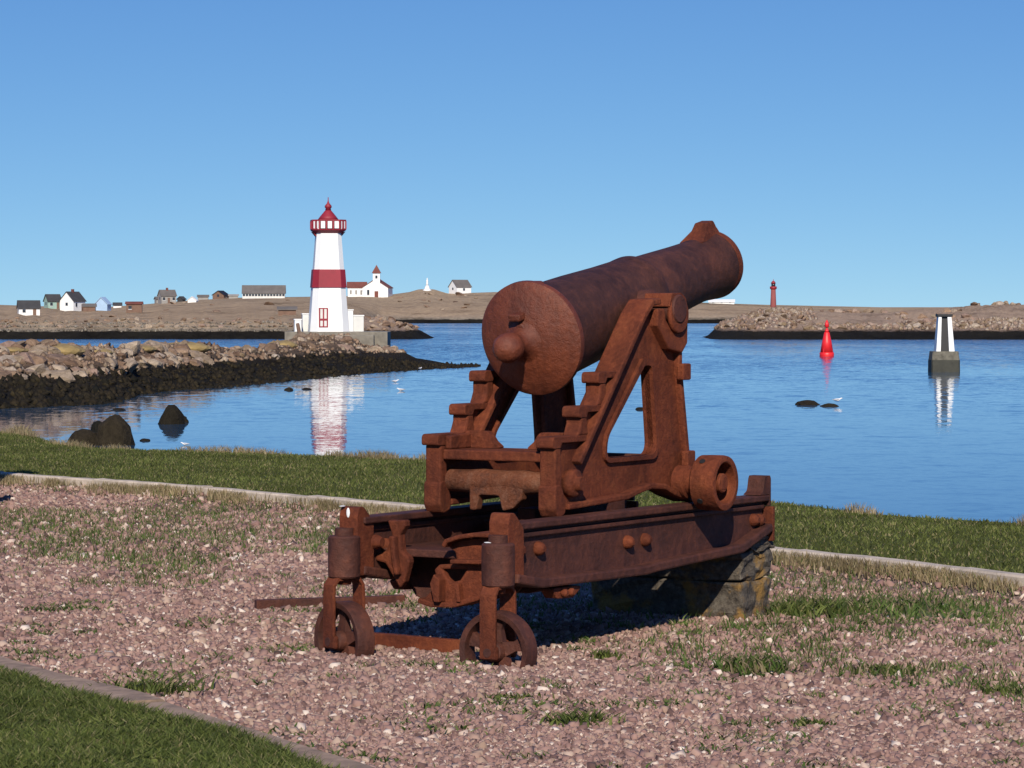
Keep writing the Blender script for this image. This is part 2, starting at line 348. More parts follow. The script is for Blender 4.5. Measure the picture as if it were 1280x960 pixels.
CREST = [(-300, 384), (0, 381), (60, 383), (130, 384), (185, 380), (230, 376), (300, 372), (380, 371), (440, 370), (490, 368), (512, 365), (524, 361.5), (542, 361.5), (560, 367), (620, 365), (700, 364), (800, 372), (870, 378), (960, 381), (1100, 384), (1600, 384)]
SHORE = [(-300, 487), (385, 490), (430, 600), (475, 985), (500, 1000), (1600, 1000)]
DCREST = 1150.
def island_prof(px):
    d0 = itp(SHORE, px) + 5 * (float(fbm(px * .06, 2)) - .5); out = []
    n1 = float(fbm(px * .12, 7)) - .5
    hb = 2.9 + 1.0 * n1 if px < 400 else 1.9 + .6 * n1
    for t, h in ((-6, -1.5), (0, -.2), (2, .5), (5, 1.3), (8, 1.9), (12, hb * .85), (18, hb)):
        out.append((d0 + t, SEA + min(h, hb) + (.5 * (float(fbm(px * .5, t * .4)) - .5) if h > .6 else 0)))
    ys = YH + (CAMH - (SEA + hb)) / (d0 + 18) * FPX; yt = itp(CREST, px)
    for k in range(1, 40):
        t = k / 39; d = d0 + 18 + (DCREST - d0 - 18) * t
        y = ys + (yt - ys) * t ** .85
        f = math.sin(math.pi * min(1, t)) 
        und = f * 3.4 * (float(fbm((px - 640) * d / FPX * .016, d * .012, 5)) - .5) + .8 * f * (float(fbm((px - 640) * d / FPX * .09, d * .05, 3)) - .5)
        out.append((d, yz(y, d) + und))
    zc = out[-1][1]
    for k in range(1, 8): out.append((DCREST + k * 30, zc - k * k * .35))
    return out
tag(polar('island_hill', np.arange(-300, 1600, 3.5), island_prof, M['island'], 0), kind='structure')
def island_ground(px, y):
    """distance and height of the island's near slope at a bearing and row"""
    p = island_prof(px); best = None
    for d, z in p[7:46]:
        e = abs(YH + (CAMH - z) / d * FPX - y)
        if best is None or e < best[0]: best = (e, d, z)
    return best[1], best[2]

HDT = [(395, 412), (420, 404), (436, 396), (455, 393), (466, 397), (480, 396), (495, 402), (512, 405), (524, 413), (538, 420), (549, 424.5)]
def head_prof(px):
    d0 = 486 + 2 * (float(fbm(px * .1, 3)) - .5); yt = itp(HDT, px); dc = d0 + 30; zt = max(yz(yt, dc), SEA - .05); out = []
    for t in np.linspace(0, 1, 20):
        d = d0 - 2 + (dc - d0 + 2) * t
        out.append((d, SEA - .3 + (zt - SEA + .3) * (1 - (1 - t) ** 1.6) + 1.3 * (float(fbm(px * .2, d * .25)) - .5) * min(1, t * 4) * min(1, (zt - SEA) / 2)))
    for k in range(1, 6): out.append((dc + k * 6, zt - k * k * .5))
    return out
hdl = tag(polar('headland', np.arange(395, 550, 1.5), head_prof, M['breakwater'], 0), kind='structure')
BWT = [(870, 424), (885, 419), (900, 405), (940, 391), (965, 386), (1000, 387), (1060, 391), (1110, 391), (1150, 387), (1200, 383), (1240, 381), (1280, 381), (1600, 384)]
def bw_prof(px):
    d0 = 482 + 3 * (float(fbm(px * .08, 12)) - .5); yt = itp(BWT, px); dc = d0 + 45 + (px - 870) * .03
    zt = yz(yt, dc); lim = float(np.clip((px - 872) / 30, 0, 1)); out = []
    for t in np.linspace(0, 1, 26):
        d = d0 - 2 + (dc - d0 + 2) * t; h = (zt - SEA) * (1 - (1 - t) ** 1.7) * 1.0
        z = SEA - .3 + h + (.3) * t + .9 * (float(fbm(px * .22, d * .25)) - .5) * min(1, t * 4) * (1 - t * .4) * lim
        out.append((d, z))
    for k in range(1, 6): out.append((dc + k * 10, zt - k * k * .35))
    return out
bwo = tag(polar('breakwater', np.arange(872, 1560, 2.5), bw_prof, M['breakwater'], 0), kind='structure')

JW = [(-200, 515), (0, 511), (130, 505), (150, 502), (172, 494), (210, 489), (290, 483), (400, 472.5), (440, 468), (500, 464), (545, 461), (575, 459.5), (600, 458.5)]     # waterline rows
JT = [(-200, 428), (0, 429), (30, 428), (70, 424.5), (92, 427), (112, 429), (128, 427), (150, 430), (180, 428), (205, 424), (255, 425), (290, 431), (330, 429), (355, 424), (380, 419), (398, 417.5), (440, 418), (455, 430), (485, 434), (505, 438), (520, 446), (545, 450), (560, 453), (578, 454), (593, 458)]
JD = [(-200, 21), (0, 24), (200, 30), (350, 48), (400, 54), (440, 50), (500, 26), (560, 12), (600, 6)]
def jetty_prof(px):
    dw = 5 * FPX / (itp(JW, px) - YH); dt = dw + itp(JD, px); zt = yz(itp(JT, px) + (5.5 if px < 340 else 1.5), dt); out = []
    H_ = max(zt - SEA, .1)
    for t in np.linspace(-.12, 1, 34):
        d = dw + (dt - dw) * t
        # flat weedy foreshore, then the rubble face
        if t < 0: h = t * 2
        elif t < .55: h = H_ * .40 * (t / .55) ** 1.0
        else: h = H_ * (.40 + .60 * ((t - .55) / .45) ** .8)
        nz = .55 * (float(fbm(px * .09, d * .35, 4)) - .5) * (min(1, max(t, 0) * 5)) * (1 - .6 * max(0, t - .8) / .2)
        out.append((d, SEA + h + nz * min(1, H_ / 2)))
    for k, dz in ((4, .15), (8, .8), (12, 1.8), (17, 3.2), (22, 5)): out.append((dt + k, zt - dz))
    return out
jet = tag(polar('jetty', np.arange(-200, 602, 1.5), jetty_prof, M['jetty'], 0), kind='structure')

# boulders: a handful of rough shapes, shared
def boulder_mesh(seed, mat, flat=.7, sub=2, cut=(.5, .82)):
    rr = random.Random(seed); bm = bmesh.new(); bmesh.ops.create_icosphere(bm, subdivisions=sub, radius=1)
    planes = [(Vector((rr.gauss(0, 1), rr.gauss(0, 1), rr.gauss(0, 1))).normalized(), rr.uniform(*cut)) for _ in range(11)]
    for v in bm.verts:
        c = v.co.copy()
        for nn, dd in planes:
            k = c.dot(nn)
            if k > dd: c -= nn * (k - dd)
        c += Vector((rr.uniform(-.04, .04),) * 3); v.co = Vector((c.x * rr.uniform(.98, 1.02), c.y, c.z * flat))
    me = bpy.data.meshes.new('boulder'); bm.to_mesh(me); bm.free(); me.materials.append(mat); return me
BM_A = [boulder_mesh(s, M['boulder'], .72) for s in range(8)]
BM_P = [boulder_mesh(s + 40, M['paleboulder'], .75) for s in range(8)]
BM_W = [boulder_mesh(s + 80, M['weedrock'], .8, 3) for s in range(6)]
def place_boulder(root, px, d, z, s, ms, rr, sq=1.0):
    me = rr.choice(ms); o = bpy.data.objects.new('boulder', me); COL.objects.link(o); o.parent = root
    o.location = at(px, d, z); o.rotation_euler = (rr.uniform(-.5, .5), rr.uniform(-.5, .5), rr.uniform(0, 6.28)); o.scale = (s * rr.uniform(.8, 1.4), s * rr.uniform(.8, 1.2), s * rr.uniform(.7, 1.0) * sq)
rr = random.Random(21)
for i in range(300):
    px = rr.uniform(-30, 545) if i > 60 else rr.uniform(0, 250)
    p = jetty_prof(px); k = rr.randint(19, 33); d, z = p[k]
    big = rr.random() < .25
    s = (rr.uniform(.6, 1.1) if big else rr.uniform(.34, .62)) * (1 if px < 300 else 1.15)
    if 365 < px < 470: s *= .8
    if z - SEA < 1.15: continue
    place_boulder(jet, px, d, z - s * .15, s, BM_P if rr.random() < .3 else BM_A, rr)
M['mound'] = plain('yellow_turf_mound', (.27, .19, .075), .95, .35, 3, .08)
MND = boulder_mesh(301, M['mound'], .6, 3, (.75, .95))
for px, wpx, hpx, k in ((72, 58, 13, 31), (120, 40, 8, 32), (228, 62, 11, 31), (352, 34, 9, 30), (12, 40, 7, 32), (178, 30, 7, 32)):
    d, z = jetty_prof(px)[k]; o = bpy.data.objects.new('turf_mound', MND); COL.objects.link(o); o.parent = jet; o.location = at(px, d, z - .15); o.scale = (wpx / FPX * d / 1.7, 1.6, hpx / FPX * d / .75)
# small rubble too many to count
def rubble(name, prof, pxr, kr, n, smin, smax, mat, root, hmin, seed):
    g = np.random.default_rng(seed); V = []; F = []
    O8 = np.array([(1, 0, 0), (-1, 0, 0), (0, 1, 0), (0, -1, 0), (0, 0, 1), (0, 0, -1)], float); T8 = [(0, 2, 4), (2, 1, 4), (1, 3, 4), (3, 0, 4), (2, 0, 5), (1, 2, 5), (3, 1, 5), (0, 3, 5)]
    for i in range(n):
        px = g.uniform(*pxr); p = prof(px); d, z = p[g.integers(*kr)]
        if z - SEA < hmin: continue
        s = g.uniform(smin, smax); c = np.array(((px - 640) / FPX * d, d, z)); o = O8 * g.uniform(.5, 1.2, (6, 1)) * s + g.uniform(-.3, .3, (6, 3)) * s
        V.append(o + c); F.append(np.array(T8) + 6 * (len(V) - 1))
    o = obj(name, npmesh(name, np.concatenate(V), np.concatenate(F), mat), None, root); tag(o, kind='stuff'); return o
rubble('weed_rubble', jetty_prof, (-60, 596), (3, 22), 2200, .08, .32, M['weedrock'], jet, -.3, 5)
rubble('rubble', jetty_prof, (-60, 560), (17, 34), 2000, .10, .30, M['boulder'], jet, 1.1, 1)
rr = random.Random(33)
for i in range(300):
    px = rr.uniform(886, 1010) if i < 110 else rr.uniform(1010, 1300)
    p = bw_prof(px); k = rr.randint(3, 20) if px < 1010 else (rr.randint(3, 9) if rr.random() < .6 else (rr.randint(8, 18) if 1110 < px < 1215 else 25))
    d, z = p[k]
    if z - SEA < 1.6: continue
    s = rr.uniform(.4, 1.0)
    place_boulder(bwo, px, d, z + s * .1, s, BM_P if rr.random() < .7 else BM_A, rr)
rubble('rubble', bw_prof, (884, 1020), (2, 26), 700, .2, .6, M['paleboulder'], bwo, 1.5, 7)
rubble('rubble', bw_prof, (1010, 1320), (3, 11), 1500, .2, .6, M['paleboulder'], bwo, 1.5, 2)
isl = bpy.data.objects['island_hill']
M['greyrock'] = rockmat('grey_shore_rock', [(.10, .088, .07), (.18, .155, .125), (.26, .23, .19), (.14, .12, .098), (.36, .33, .28)])
rubble('shore_rubble', island_prof, (-40, 440), (3, 6), 1100, .12, .40, M['greyrock'], isl, .9, 9)
rr = random.Random(44)
for i in range(90):
    px = rr.uniform(-20, 385); p = island_prof(px); d, z = p[rr.randint(4, 7)]
    place_boulder(isl, px, d, max(z, SEA + 1.7), rr.uniform(.35, .8), BM_P if rr.random() < .5 else BM_A, rr)
for i in range(70):
    px = rr.uniform(425, 538); p = head_prof(px); d, z = p[rr.randint(5, 19)]
    if z - SEA < 1.4: continue
    place_boulder(hdl, px, d, z, rr.uniform(.4, 1.0), BM_A, rr)
for i in range(26):
    px = rr.choice((rr.uniform(40, 380), rr.uniform(470, 600))); p = island_prof(px); d, z = p[rr.randint(14, 42)]
    place_boulder(isl, px, d, z, rr.uniform(.7, 1.9), BM_A, rr, .5)
# rocks standing in the water
def norm_rock(seed):
    me = boulder_mesh(seed, M['weedrock'], 1.0, 3, (.78, .97)); co = np.empty(len(me.vertices) * 3); me.vertices.foreach_get('co', co); co = co.reshape(-1, 3)
    co += .16 * np.stack([fbm(co[:, 1] * 2.2 + seed, co[:, 2] * 2.2 + 5, 3), fbm(co[:, 2] * 2.2 + seed, co[:, 0] * 2.2 + 9, 3), fbm(co[:, 0] * 2.2 + seed, co[:, 1] * 2.2 + 2, 3)], 1); co -= (co.max(0) + co.min(0)) / 2; co /= np.abs(co).max(0); me.vertices.foreach_set('co', co.ravel()); me.update(); return me
BM_W = [norm_rock(s + 80) for s in range(6)]
def water_rock(label, lumps, mats=None, group=None):
    px0, y0 = lumps[0][0], lumps[0][1]; d = 5 * FPX / (y0 - YH); root = empty('sea_rock', at(px0, d, SEA)); rr = random.Random(int(px0))
    for i, (px, yb, wpx, hpx) in enumerate(lumps):
        dd = 5 * FPX / (yb - YH); sx = wpx / 2 / FPX * dd; sz = hpx / FPX * dd
        me = BM_W[(int(px) + i) % len(BM_W)]; o = bpy.data.objects.new('rock_lump', me); COL.objects.link(o); o.parent = root
        o.location = at(px, dd, SEA - sz * .1) - root.location; o.scale = (sx, sx, sz * 1.1); o.rotation_euler = (0, 0, rr.randint(0, 3) * math.pi / 2)
    tag(root, label, 'rock', group); return root
water_rock('large dark domed rock in the water beyond the left lawn edge', [(143, 556, 58, 38), (104, 556, 50, 20), (126, 552, 30, 26)])
water_rock('single dark pointed rock in calm water right of the domed rock', [(213, 530, 36, 24), (226, 528, 20, 10)])
water_rock('low dark rock with a gull on it, in front of the red buoy', [(1011, 506, 34, 6), (1036, 508, 26, 4)])
water_rock('small low dark rock close to the jetty near the white reflection', [(361, 488, 12, 4)])
water_rock('thin dark rock awash beside the lighthouse reflection', [(383, 487, 14, 2.5)])
water_rock('low dark rock seen under the cannon breech', [(682, 514, 26, 4)])
water_rock('tiny dark rock awash seen through the triangular carriage opening', [(800, 512, 12, 3)])
water_rock('small dark rock awash right of the large domed rock', [(181, 551, 14, 3)])
water_rock('flat dark reef in front of the weedy jetty foot', [(147, 513, 20, 3)])

# ------------------------------------------------------------------ buildings
def box_bm(bm, x0, x1, y0, y1, z0, z1):
    v = [bm.verts.new(p) for p in ((x0, y0, z0), (x1, y0, z0), (x1, y1, z0), (x0, y1, z0), (x0, y0, z1), (x1, y0, z1), (x1, y1, z1), (x0, y1, z1))]
    for f in ((3, 2, 1, 0), (4, 5, 6, 7), (0, 1, 5, 4), (1, 2, 6, 5), (2, 3, 7, 6), (3, 0, 4, 7)): bm.faces.new([v[i] for i in f])
def box(name, dims, mat, parent, bev=0):
    bm = bmesh.new(); box_bm(bm, *dims); o = obj(name, bm, mat, parent)
    if bev: bevel(o, bev)
    return o
def house(name, px, ybase, L, W, hw, hr, rz, wall, roof, label, nwin=2, door=True, chim=False, drop=.6, cat='house', gwin=True):
    """gabled house: ridge along local x, length L, width W; side facing -y is seen"""
    d, z = island_ground(px, ybase); root = empty(name, at(px, d, z), R(rz)); tag(root, label, cat, 'buildings on the island')
    bm = bmesh.new(); l, q = L / 2, W / 2
    vs = [bm.verts.new(p) for p in ((-l, -q, -drop), (l, -q, -drop), (l, q, -drop), (-l, q, -drop), (-l, -q, hw), (l, -q, hw), (l, q, hw), (-l, q, hw), (-l, 0, hw + hr), (l, 0, hw + hr))]
    for f in ((0, 1, 5, 4), (2, 3, 7, 6), (1, 2, 6, 9, 5), (3, 0, 4, 8, 7)): bm.faces.new([vs[i] for i in f])
    obj('wall', bm, wall, root)
    bm = bmesh.new(); t = .16; ov = .3; sl_ = hr / q
    for s in (-1, 1):
        a = [(-l - ov, s * (q + ov), hw - ov * sl_ + .03), (l + ov, s * (q + ov), hw - ov * sl_ + .03), (l + ov, 0, hw + hr + .03), (-l - ov, 0, hw + hr + .03)]
        lo = [bm.verts.new(p) for p in a]; hi = [bm.verts.new((p[0], p[1], p[2] + t)) for p in a]
        bm.faces.new(lo); bm.faces.new(list(reversed(hi)))
        for i in range(4): bm.faces.new((lo[i], lo[(i + 1) % 4], hi[(i + 1) % 4], hi[i]))
    bmesh.ops.recalc_face_normals(bm, faces=bm.faces); rf = obj('roof', bm, roof, root)
    if chim: box('chimney', (-.35, .35, -.35, .35, hw + hr - .4, hw + hr + .9), M['rooftile'], rf)
    if L > 4:
        for i in range(nwin):
            x = -l + L * (i + .5) / nwin
            if door and i == nwin // 2:
                box('door', (x - .45, x + .45, -q - .05, -q + .05, -.1, min(2, hw * .85)), M['brownwall'], root); continue
            wi = box('window', (x - .42, x + .42, -q - .04, -q + .05, hw * .38, hw * .78), M['darkglass'], root)
            box('frame', (x - .5, x + .5, -q - .07, -q + .0, hw * .33, hw * .38), M['white'], wi)
        if gwin:
            for sx in (-1, 1):
                box('window', (sx * l - .05, sx * l + .05, -.4, .4, hw * .5, hw * .5 + .9), M['darkglass'], root)
    return root
A = M
house('cottage', 36, 393, 5.6, 4.2, 2.0, 1.9, 14, A['white'], A['slate'], 'small white cottage with dark roof, leftmost on the island slope', 2)
house('cottage', 66, 386, 4.4, 4.0, 2.5, 2.0, 28, A['mint'], A['slate'], 'mint green house with dark roof beside tall white house', 2)
house('house', 91, 388, 6.0, 5.0, 3.0, 2.6, 62, A['white'], A['slate'], 'tall white gabled house beside the mint green house', 2, chim=True)
house('shed', 112, 390, 3.6, 3.0, 1.5, .7, 5, A['brownwall'], A['greyroof'], 'low dark brown shed just right of the tall white gabled house', 1, cat='shed')
house('cottage', 129, 388, 4.0, 3.8, 2.0, 1.9, 80, A['paleblue'], A['paleblue'], 'pale blue gabled cottage on the island slope', 1, False)
house('cottage', 147, 385, 2.8, 2.6, 1.0, .8, 6, A['white'], A['slate'], 'tiny white cottage with dark roof right of the pale blue one', 1)
house('shed', 168, 391, 4.2, 3.2, 2.2, .5, 4, A['brownwall'], A['rooftile'], 'reddish brown flat-looking shed on the island slope', 2, cat='shed')
house('house', 209, 379, 5.6, 4.4, 2.8, 2.0, 24, A['greywall'], A['greyroof'], 'grey shingled two-storey house standing against the sky', 3, chim=True)
house('shed', 198, 379, 2.2, 2.6, 1.5, .8, 24, A['greywall'], A['greyroof'], 'small grey lean-to against the left of the grey shingled house', 1, False, cat='shed')
house('shed', 227, 377, 2.0, 2.4, .9, .9, 60, A['slate'], A['slate'], 'dark little shed right of the grey shingled house', 1, False, cat='shed')
house('cottage', 241, 378, 2.6, 3.0, .7, 1.2, 84, A['white'], A['white'], 'tiny white gabled hut on the island ridge', 1, False, cat='hut')
house('shed', 254, 374, 4.0, 2.6, 1.1, .6, 4, A['greywall'], A['greyroof'], 'low grey shed on the ridge between white hut and brown barn', 2, False, cat='shed')
house('barn', 276, 373, 4.8, 4.6, 1.4, 1.5, 72, A['brownwall'], A['black'], 'brown barn with black roof on the ridge left of the long building', 1, False, cat='barn')
house('shed', 292, 373, 3.4, 2.6, 1.0, .4, 4, A['greywall'], A['greywall'], 'low pale shed between brown barn and long white building', 1, False, cat='shed')
house('long_house', 330, 373, 15.5, 6.0, 1.9, 2.7, 3, A['offwhite'], A['greyroof'], 'long low white building with grey roof on the ridge', 14, False, gwin=False, cat='building')
house('house', 575, 366, 6.4, 5.6, 2.4, 2.5, 34, A['white'], A['greyroof'], 'white house with grey roof on the ridge left of the cannon', 1, False)
house('hut', 359, 394, 3.6, 3.0, 1.0, .5, 4, A['brownwall'], A['greyroof'], 'squat dark hut low on the slope left of the lighthouse', 1, False, cat='hut')
house('shed', 902, 379.5, 9.5, 5, .5, .9, -4, A['white'], A['white'], 'low white-roofed shed on the far shore under the cannon muzzle', 3, False, cat='shed')

# church
d, z = island_ground(460, 371)
ch = empty('church', at(461, d, z), 0); tag(ch, 'white church with red roof and square steeple on the ridge', 'church', 'buildings on the island')
def gable(parent, cx, cy, L, W, hw, hr, rz, wall, roof, wname='wall', rname='roof', drop=.8):
    c, s = math.cos(R(rz)), math.sin(R(rz)); T = lambda p: (cx + p[0] * c - p[1] * s, cy + p[0] * s + p[1] * c, p[2]); l, q = L / 2, W / 2
    bm = bmesh.new(); vs = [bm.verts.new(T(p)) for p in ((-l, -q, -drop), (l, -q, -drop), (l, q, -drop), (-l, q, -drop), (-l, -q, hw), (l, -q, hw), (l, q, hw), (-l, q, hw), (-l, 0, hw + hr), (l, 0, hw + hr))]
    for f in ((0, 1, 5, 4), (2, 3, 7, 6), (1, 2, 6, 9, 5), (3, 0, 4, 8, 7)): bm.faces.new([vs[i] for i in f])
    obj(wname, bm, wall, parent); bm = bmesh.new(); t = .2; ov = .3; k = hr / q
    for sg in (-1, 1):
        a = [(-l - ov, sg * (q + ov), hw - ov * k + .03), (l + ov, sg * (q + ov), hw - ov * k + .03), (l + ov, 0, hw + hr + .03), (-l - ov, 0, hw + hr + .03)]
        lo = [bm.verts.new(T(p)) for p in a]; hi = [bm.verts.new(T((p[0], p[1], p[2] + t))) for p in a]
        bm.faces.new(lo); bm.faces.new(list(reversed(hi)))
        for i in range(4): bm.faces.new((lo[i], lo[(i + 1) % 4], hi[(i + 1) % 4], hi[i]))
    bmesh.ops.recalc_face_normals(bm, faces=bm.faces); return obj(rname, bm, roof, parent)
# nave: gable front towards the viewer (ridge along depth), wing to the left
gable(ch, 3.0, 6.0, 12, 9.6, 3.4, 3.1, 84, M['white'], M['rooftile'])
gable(ch, -4.6, 5.0, 7.0, 5.0, 3.5, 1.9, 4, M['white'], M['rooftile'], 'transept_wall', 'transept_roof')
tw = box('steeple', (1.6, 4.2, -1.3, 1.3, -.8, 8.8), M['white'], ch)
bm = bmesh.new(); a = [bm.verts.new(p) for p in ((1.2, -1.7, 8.8), (4.6, -1.7, 8.8), (4.6, 1.7, 8.8), (1.2, 1.7, 8.8))]; tip = bm.verts.new((2.9, 0, 11.9))
bm.faces.new(list(reversed(a)))
for i in range(4): bm.faces.new((a[i], a[(i + 1) % 4], tip))
obj('spire', bm, M['rooftile'], tw)
box('belfry_opening', (2.5, 3.3, -1.36, -1.2, 6.8, 7.9), M['darkglass'], tw)
box('door', (2.2, 3.6, -1.4, -1.25, -.2, 2.1), M['rooftile'], ch)
for x in (-.2, 6.1): box('window', (x - .4, x + .4, -.2, .35, .9, 2.6), M['darkglass'], ch)
for x in (-6.8, -4.8, -2.9): box('window', (x - .35, x + .35, 2.3, 2.62, 1.0, 2.5), M['greywall'], ch)

# white statue monument on the mound
d, z = island_ground(534, 363)
mo = empty('monument', at(534, d, z), 0); tag(mo, 'small white statue on a pale stepped base on the mound', 'monument')
def lathe(bm, prof, seg=24, axis='z', T=None):
    rings = []
    for r_, h_ in prof:
        ring = []
        for i in range(seg):
            a_ = 2 * math.pi * i / seg; p = (r_ * math.cos(a_), r_ * math.sin(a_), h_)
            ring.append(bm.verts.new(T(p) if T else p))
        rings.append(ring)
    for a_, b_ in zip(rings, rings[1:]):
        for i in range(seg):
            f = bm.faces.new((a_[i], a_[(i + 1) % seg], b_[(i + 1) % seg], b_[i])); f.smooth = True
    bm.faces.new(list(reversed(rings[0]))); bm.faces.new(rings[-1])
bm = bmesh.new(); lathe(bm, [(1.6, -1), (1.6, .3), (1.15, .45), (.85, 1.3), (.55, 1.9)], 8); obj('plinth', bm, M['white'], mo)
bm = bmesh.new(); lathe(bm, [(.45, 1.9), (.42, 2.6), (.36, 3.2), (.40, 3.6), (.30, 4.0), (.12, 4.15), (.2, 4.35), (.2, 4.6), (.05, 4.75)], 12); obj('statue', bm, M['white'], mo)

# red far lighthouse
d, z = 1100, yz(382, 1100)
fl = empty('red_lighthouse', at(966.5, d, z), 0); tag(fl, 'distant slim red lighthouse above the rocky breakwater', 'lighthouse')
bm = bmesh.new(); lathe(bm, [(1.15, -2), (1.1, 0), (.85, 5.8)], 12); obj('tower', bm, plain('faded_red', (.25, .065, .06), .8, .1, .6), fl)
bm = bmesh.new(); lathe(bm, [(.8, 5.8), (1.25, 6.1), (1.25, 6.9), (1.15, 6.92)], 12); obj('gallery', bm, M['red'], fl)
bm = bmesh.new(); lathe(bm, [(.75, 6.92), (.75, 8.0)], 12); obj('lantern', bm, M['darkglass'], fl)
bm = bmesh.new(); lathe(bm, [(.95, 8.0), (.55, 8.7), (.1, 9.0), (.06, 9.6)], 12); obj('lantern_roof', bm, M['red'], fl)

# ------------------------------------------------------------------ white lighthouse with red band
LD = 280.; LZ = yz(414, LD); S = LD / FPX
lh = empty('lighthouse', at(410.5, LD, LZ), R(9)); tag(lh, 'white tapering lighthouse with broad red band and red gallery on the jetty', 'lighthouse')
def octa(hx, ch_, z, ):          # square with cut corners
    c_ = ch_
    return [(-hx + c_, -hx, z), (hx - c_, -hx, z), (hx, -hx + c_, z), (hx, hx - c_, z), (hx - c_, hx, z), (-hx + c_, hx, z), (-hx, hx - c_, z), (-hx, -hx + c_, z)]
def loft(name, rings, mat, parent, cap=True):
    bm = bmesh.new(); rs = [[bm.verts.new(p) for p in r_] for r_ in rings]; k = len(rs[0])
    for a_, b_ in zip(rs, rs[1:]):
        for i in range(k): bm.faces.new((a_[i], a_[(i + 1) % k], b_[(i + 1) % k], b_[i]))
    if cap: bm.faces.new(list(reversed(rs[0]))); bm.faces.new(rs[-1])
    return obj(name, bm, mat, parent)
HB, HT, HH = 1.80, 1.12, 9.05
def hw(z): return HB + (HT - HB) * z / HH
def ck(z): return hw(z) * .34
loft('tower', [octa(hw(-1), ck(-1), -1), octa(hw(0), ck(0), 0), octa(hw(HH), ck(HH), HH)], M['white'], lh)
z0, z1 = (414 - 359.5) * S, (414 - 337) * S
loft('red_band', [octa(hw(z0) + .09, ck(z0) + .03, z0), octa(hw(z1) + .09, ck(z1) + .03, z1)], M['red'], lh)
# gallery: floor, corbels, posts, rail, white panels
loft('gallery_floor', [octa(1.15, .4, HH - .05), octa(1.54, .58, HH + .22), octa(1.57, .6, HH + .32)], M['red'], lh)
for sx in (-1, 1):
    for sy in (-1, 1):
        bm = bmesh.new(); 
        p = [(sx * 1.0, sy * .5, HH - .55), (sx * 1.0, sy * .5, HH), (sx * 1.55, sy * .5, HH + .12)]
        a_ = [bm.verts.new((q[0], q[1] - .08, q[2])) for q in p]; b_ = [bm.verts.new((q[0], q[1] + .08, q[2])) for q in p]
        bm.faces.new(a_); bm.faces.new(list(reversed(b_)))
        for i in range(3): bm.faces.new((a_[i], b_[i], b_[(i + 1) % 3], a_[(i + 1) % 3]))
        bmesh.ops.recalc_face_normals(bm, faces=bm.faces); obj('bracket', bm, M['red'], lh)
G0, G1 = HH + .32, HH + 1.12
oc = [Vector(p) for p in octa(1.52, .58, 0)]
for i in range(8):
    a_, c_ = oc[i], oc[(i + 1) % 8]; ln = (c_ - a_).length; k = 3 if i % 2 == 0 else 2
    bm = bmesh.new(); ang = math.atan2((c_ - a_).y, (c_ - a_).x)
    pn = box('rail', (0, ln, -.05, .05, G1 - .05, G1 + .07), M['red'], lh); pn.location = a_; pn.rotation_euler = (0, 0, ang); bm.free()
    for j in range(k):
        ps = box('post', (-.07, .07, -.07, .07, G0, G1 - .052), M['red'], lh); ps.location = a_.lerp(c_, j / k); ps.rotation_euler = (0, 0, ang)
        q = box('panel', (.12, ln / k - .12, -.025, .025, G0 + .06, G1 - .08), M['white'], lh); q.location = a_.lerp(c_, j / k); q.rotation_euler = (0, 0, ang)
bm = bmesh.new(); lathe(bm, [(.78, G0), (.78, G1 - .1), (.86, G1), (1.0, G1 + .05)], 12); obj('lantern_base', bm, M['red'], lh)
bm = bmesh.new(); lathe(bm, [(1.0, G1 + .05), (.72, G1 + .42), (.36, G1 + .85), (.27, G1 + .95)], 12); rf = obj('lantern_roof', bm, M['red'], lh)
bm = bmesh.new(); lathe(bm, [(.27, G1 + .95), (.24, G1 + 1.15), (.32, G1 + 1.2), (.32, G1 + 1.36), (.12, G1 + 1.6), (.05, G1 + 1.8), (.035, G1 + 2.15)], 10); obj('finial', bm, M['red'], lh)
# tall window with red frame, on the front face
def face_y(z): return -hw(z)
wz0, wz1 = .42, 2.1
wn = empty('window', (-.62, 0, 0), 0, lh)
for x in (-.36, 0, .36): box('frame', (x - .06, x + .06, face_y(wz0) - .03, face_y(wz1) + .05, wz0, wz1), M['red'], wn)
for zz in (wz0, 1.02, 1.12, wz1): box('frame', (-.42, .42, face_y(zz) - .05, face_y(zz) + .10, zz - .05, zz + .05), M['red'], wn)
for x in (-.18, .18):
    for a_, b_ in ((wz0 + .05, .97), (1.17, wz1 - .05)): box('pane', (x - .12, x + .12, face_y(a_) - .012, face_y(b_) + .05, a_, b_), M['offwhite'], wn)
# plinth and the low white walls round it
pl = box('lighthouse_plinth', (-4.0, 5.4, -2.2, 5, -2.0, -.03), M['concrete'], None, .05); pl.location = at(410.5, LD - 2.2, LZ) + Vector((0, 2.2, 0)); tag(pl, 'concrete platform under the white lighthouse', 'platform')
for i, (lab, px, y0, wpx, hpx, dd, mt) in enumerate([
        ('low white wall block left of the lighthouse foot', 372.5, 415, 8.5, 15, 279.6, 'white'), ('white wall joining the lighthouse foot on its left', 382, 415, 8, 22, 281.5, 'offwhite'),
        ('tall white wall pier right of the lighthouse foot', 437.5, 415, 7.5, 27, 280.6, 'white'), ('white walled enclosure right of the lighthouse foot', 447.5, 415, 14, 20, 281, 'offwhite')]):
    sc_ = dd / FPX; wl = empty('wall', at(px, dd, yz(y0, dd)), R(8)); tag(wl, lab, 'wall')
    h_ = hpx * sc_; l_ = wpx * sc_
    box('masonry', (-l_ / 2, l_ / 2, -.2, .9, -.3, h_), M[mt], wl, .03); box('coping', (-l_ / 2 - .05, l_ / 2 + .05, -.25, .95, h_ + .002, h_ + .10), M['white'], wl)
d_ = 277.5; bd = empty('mooring_post', at(375.5, d_, yz(424, d_)), 0); tag(bd, 'leaning dark timber post in front of the low white wall', 'post')
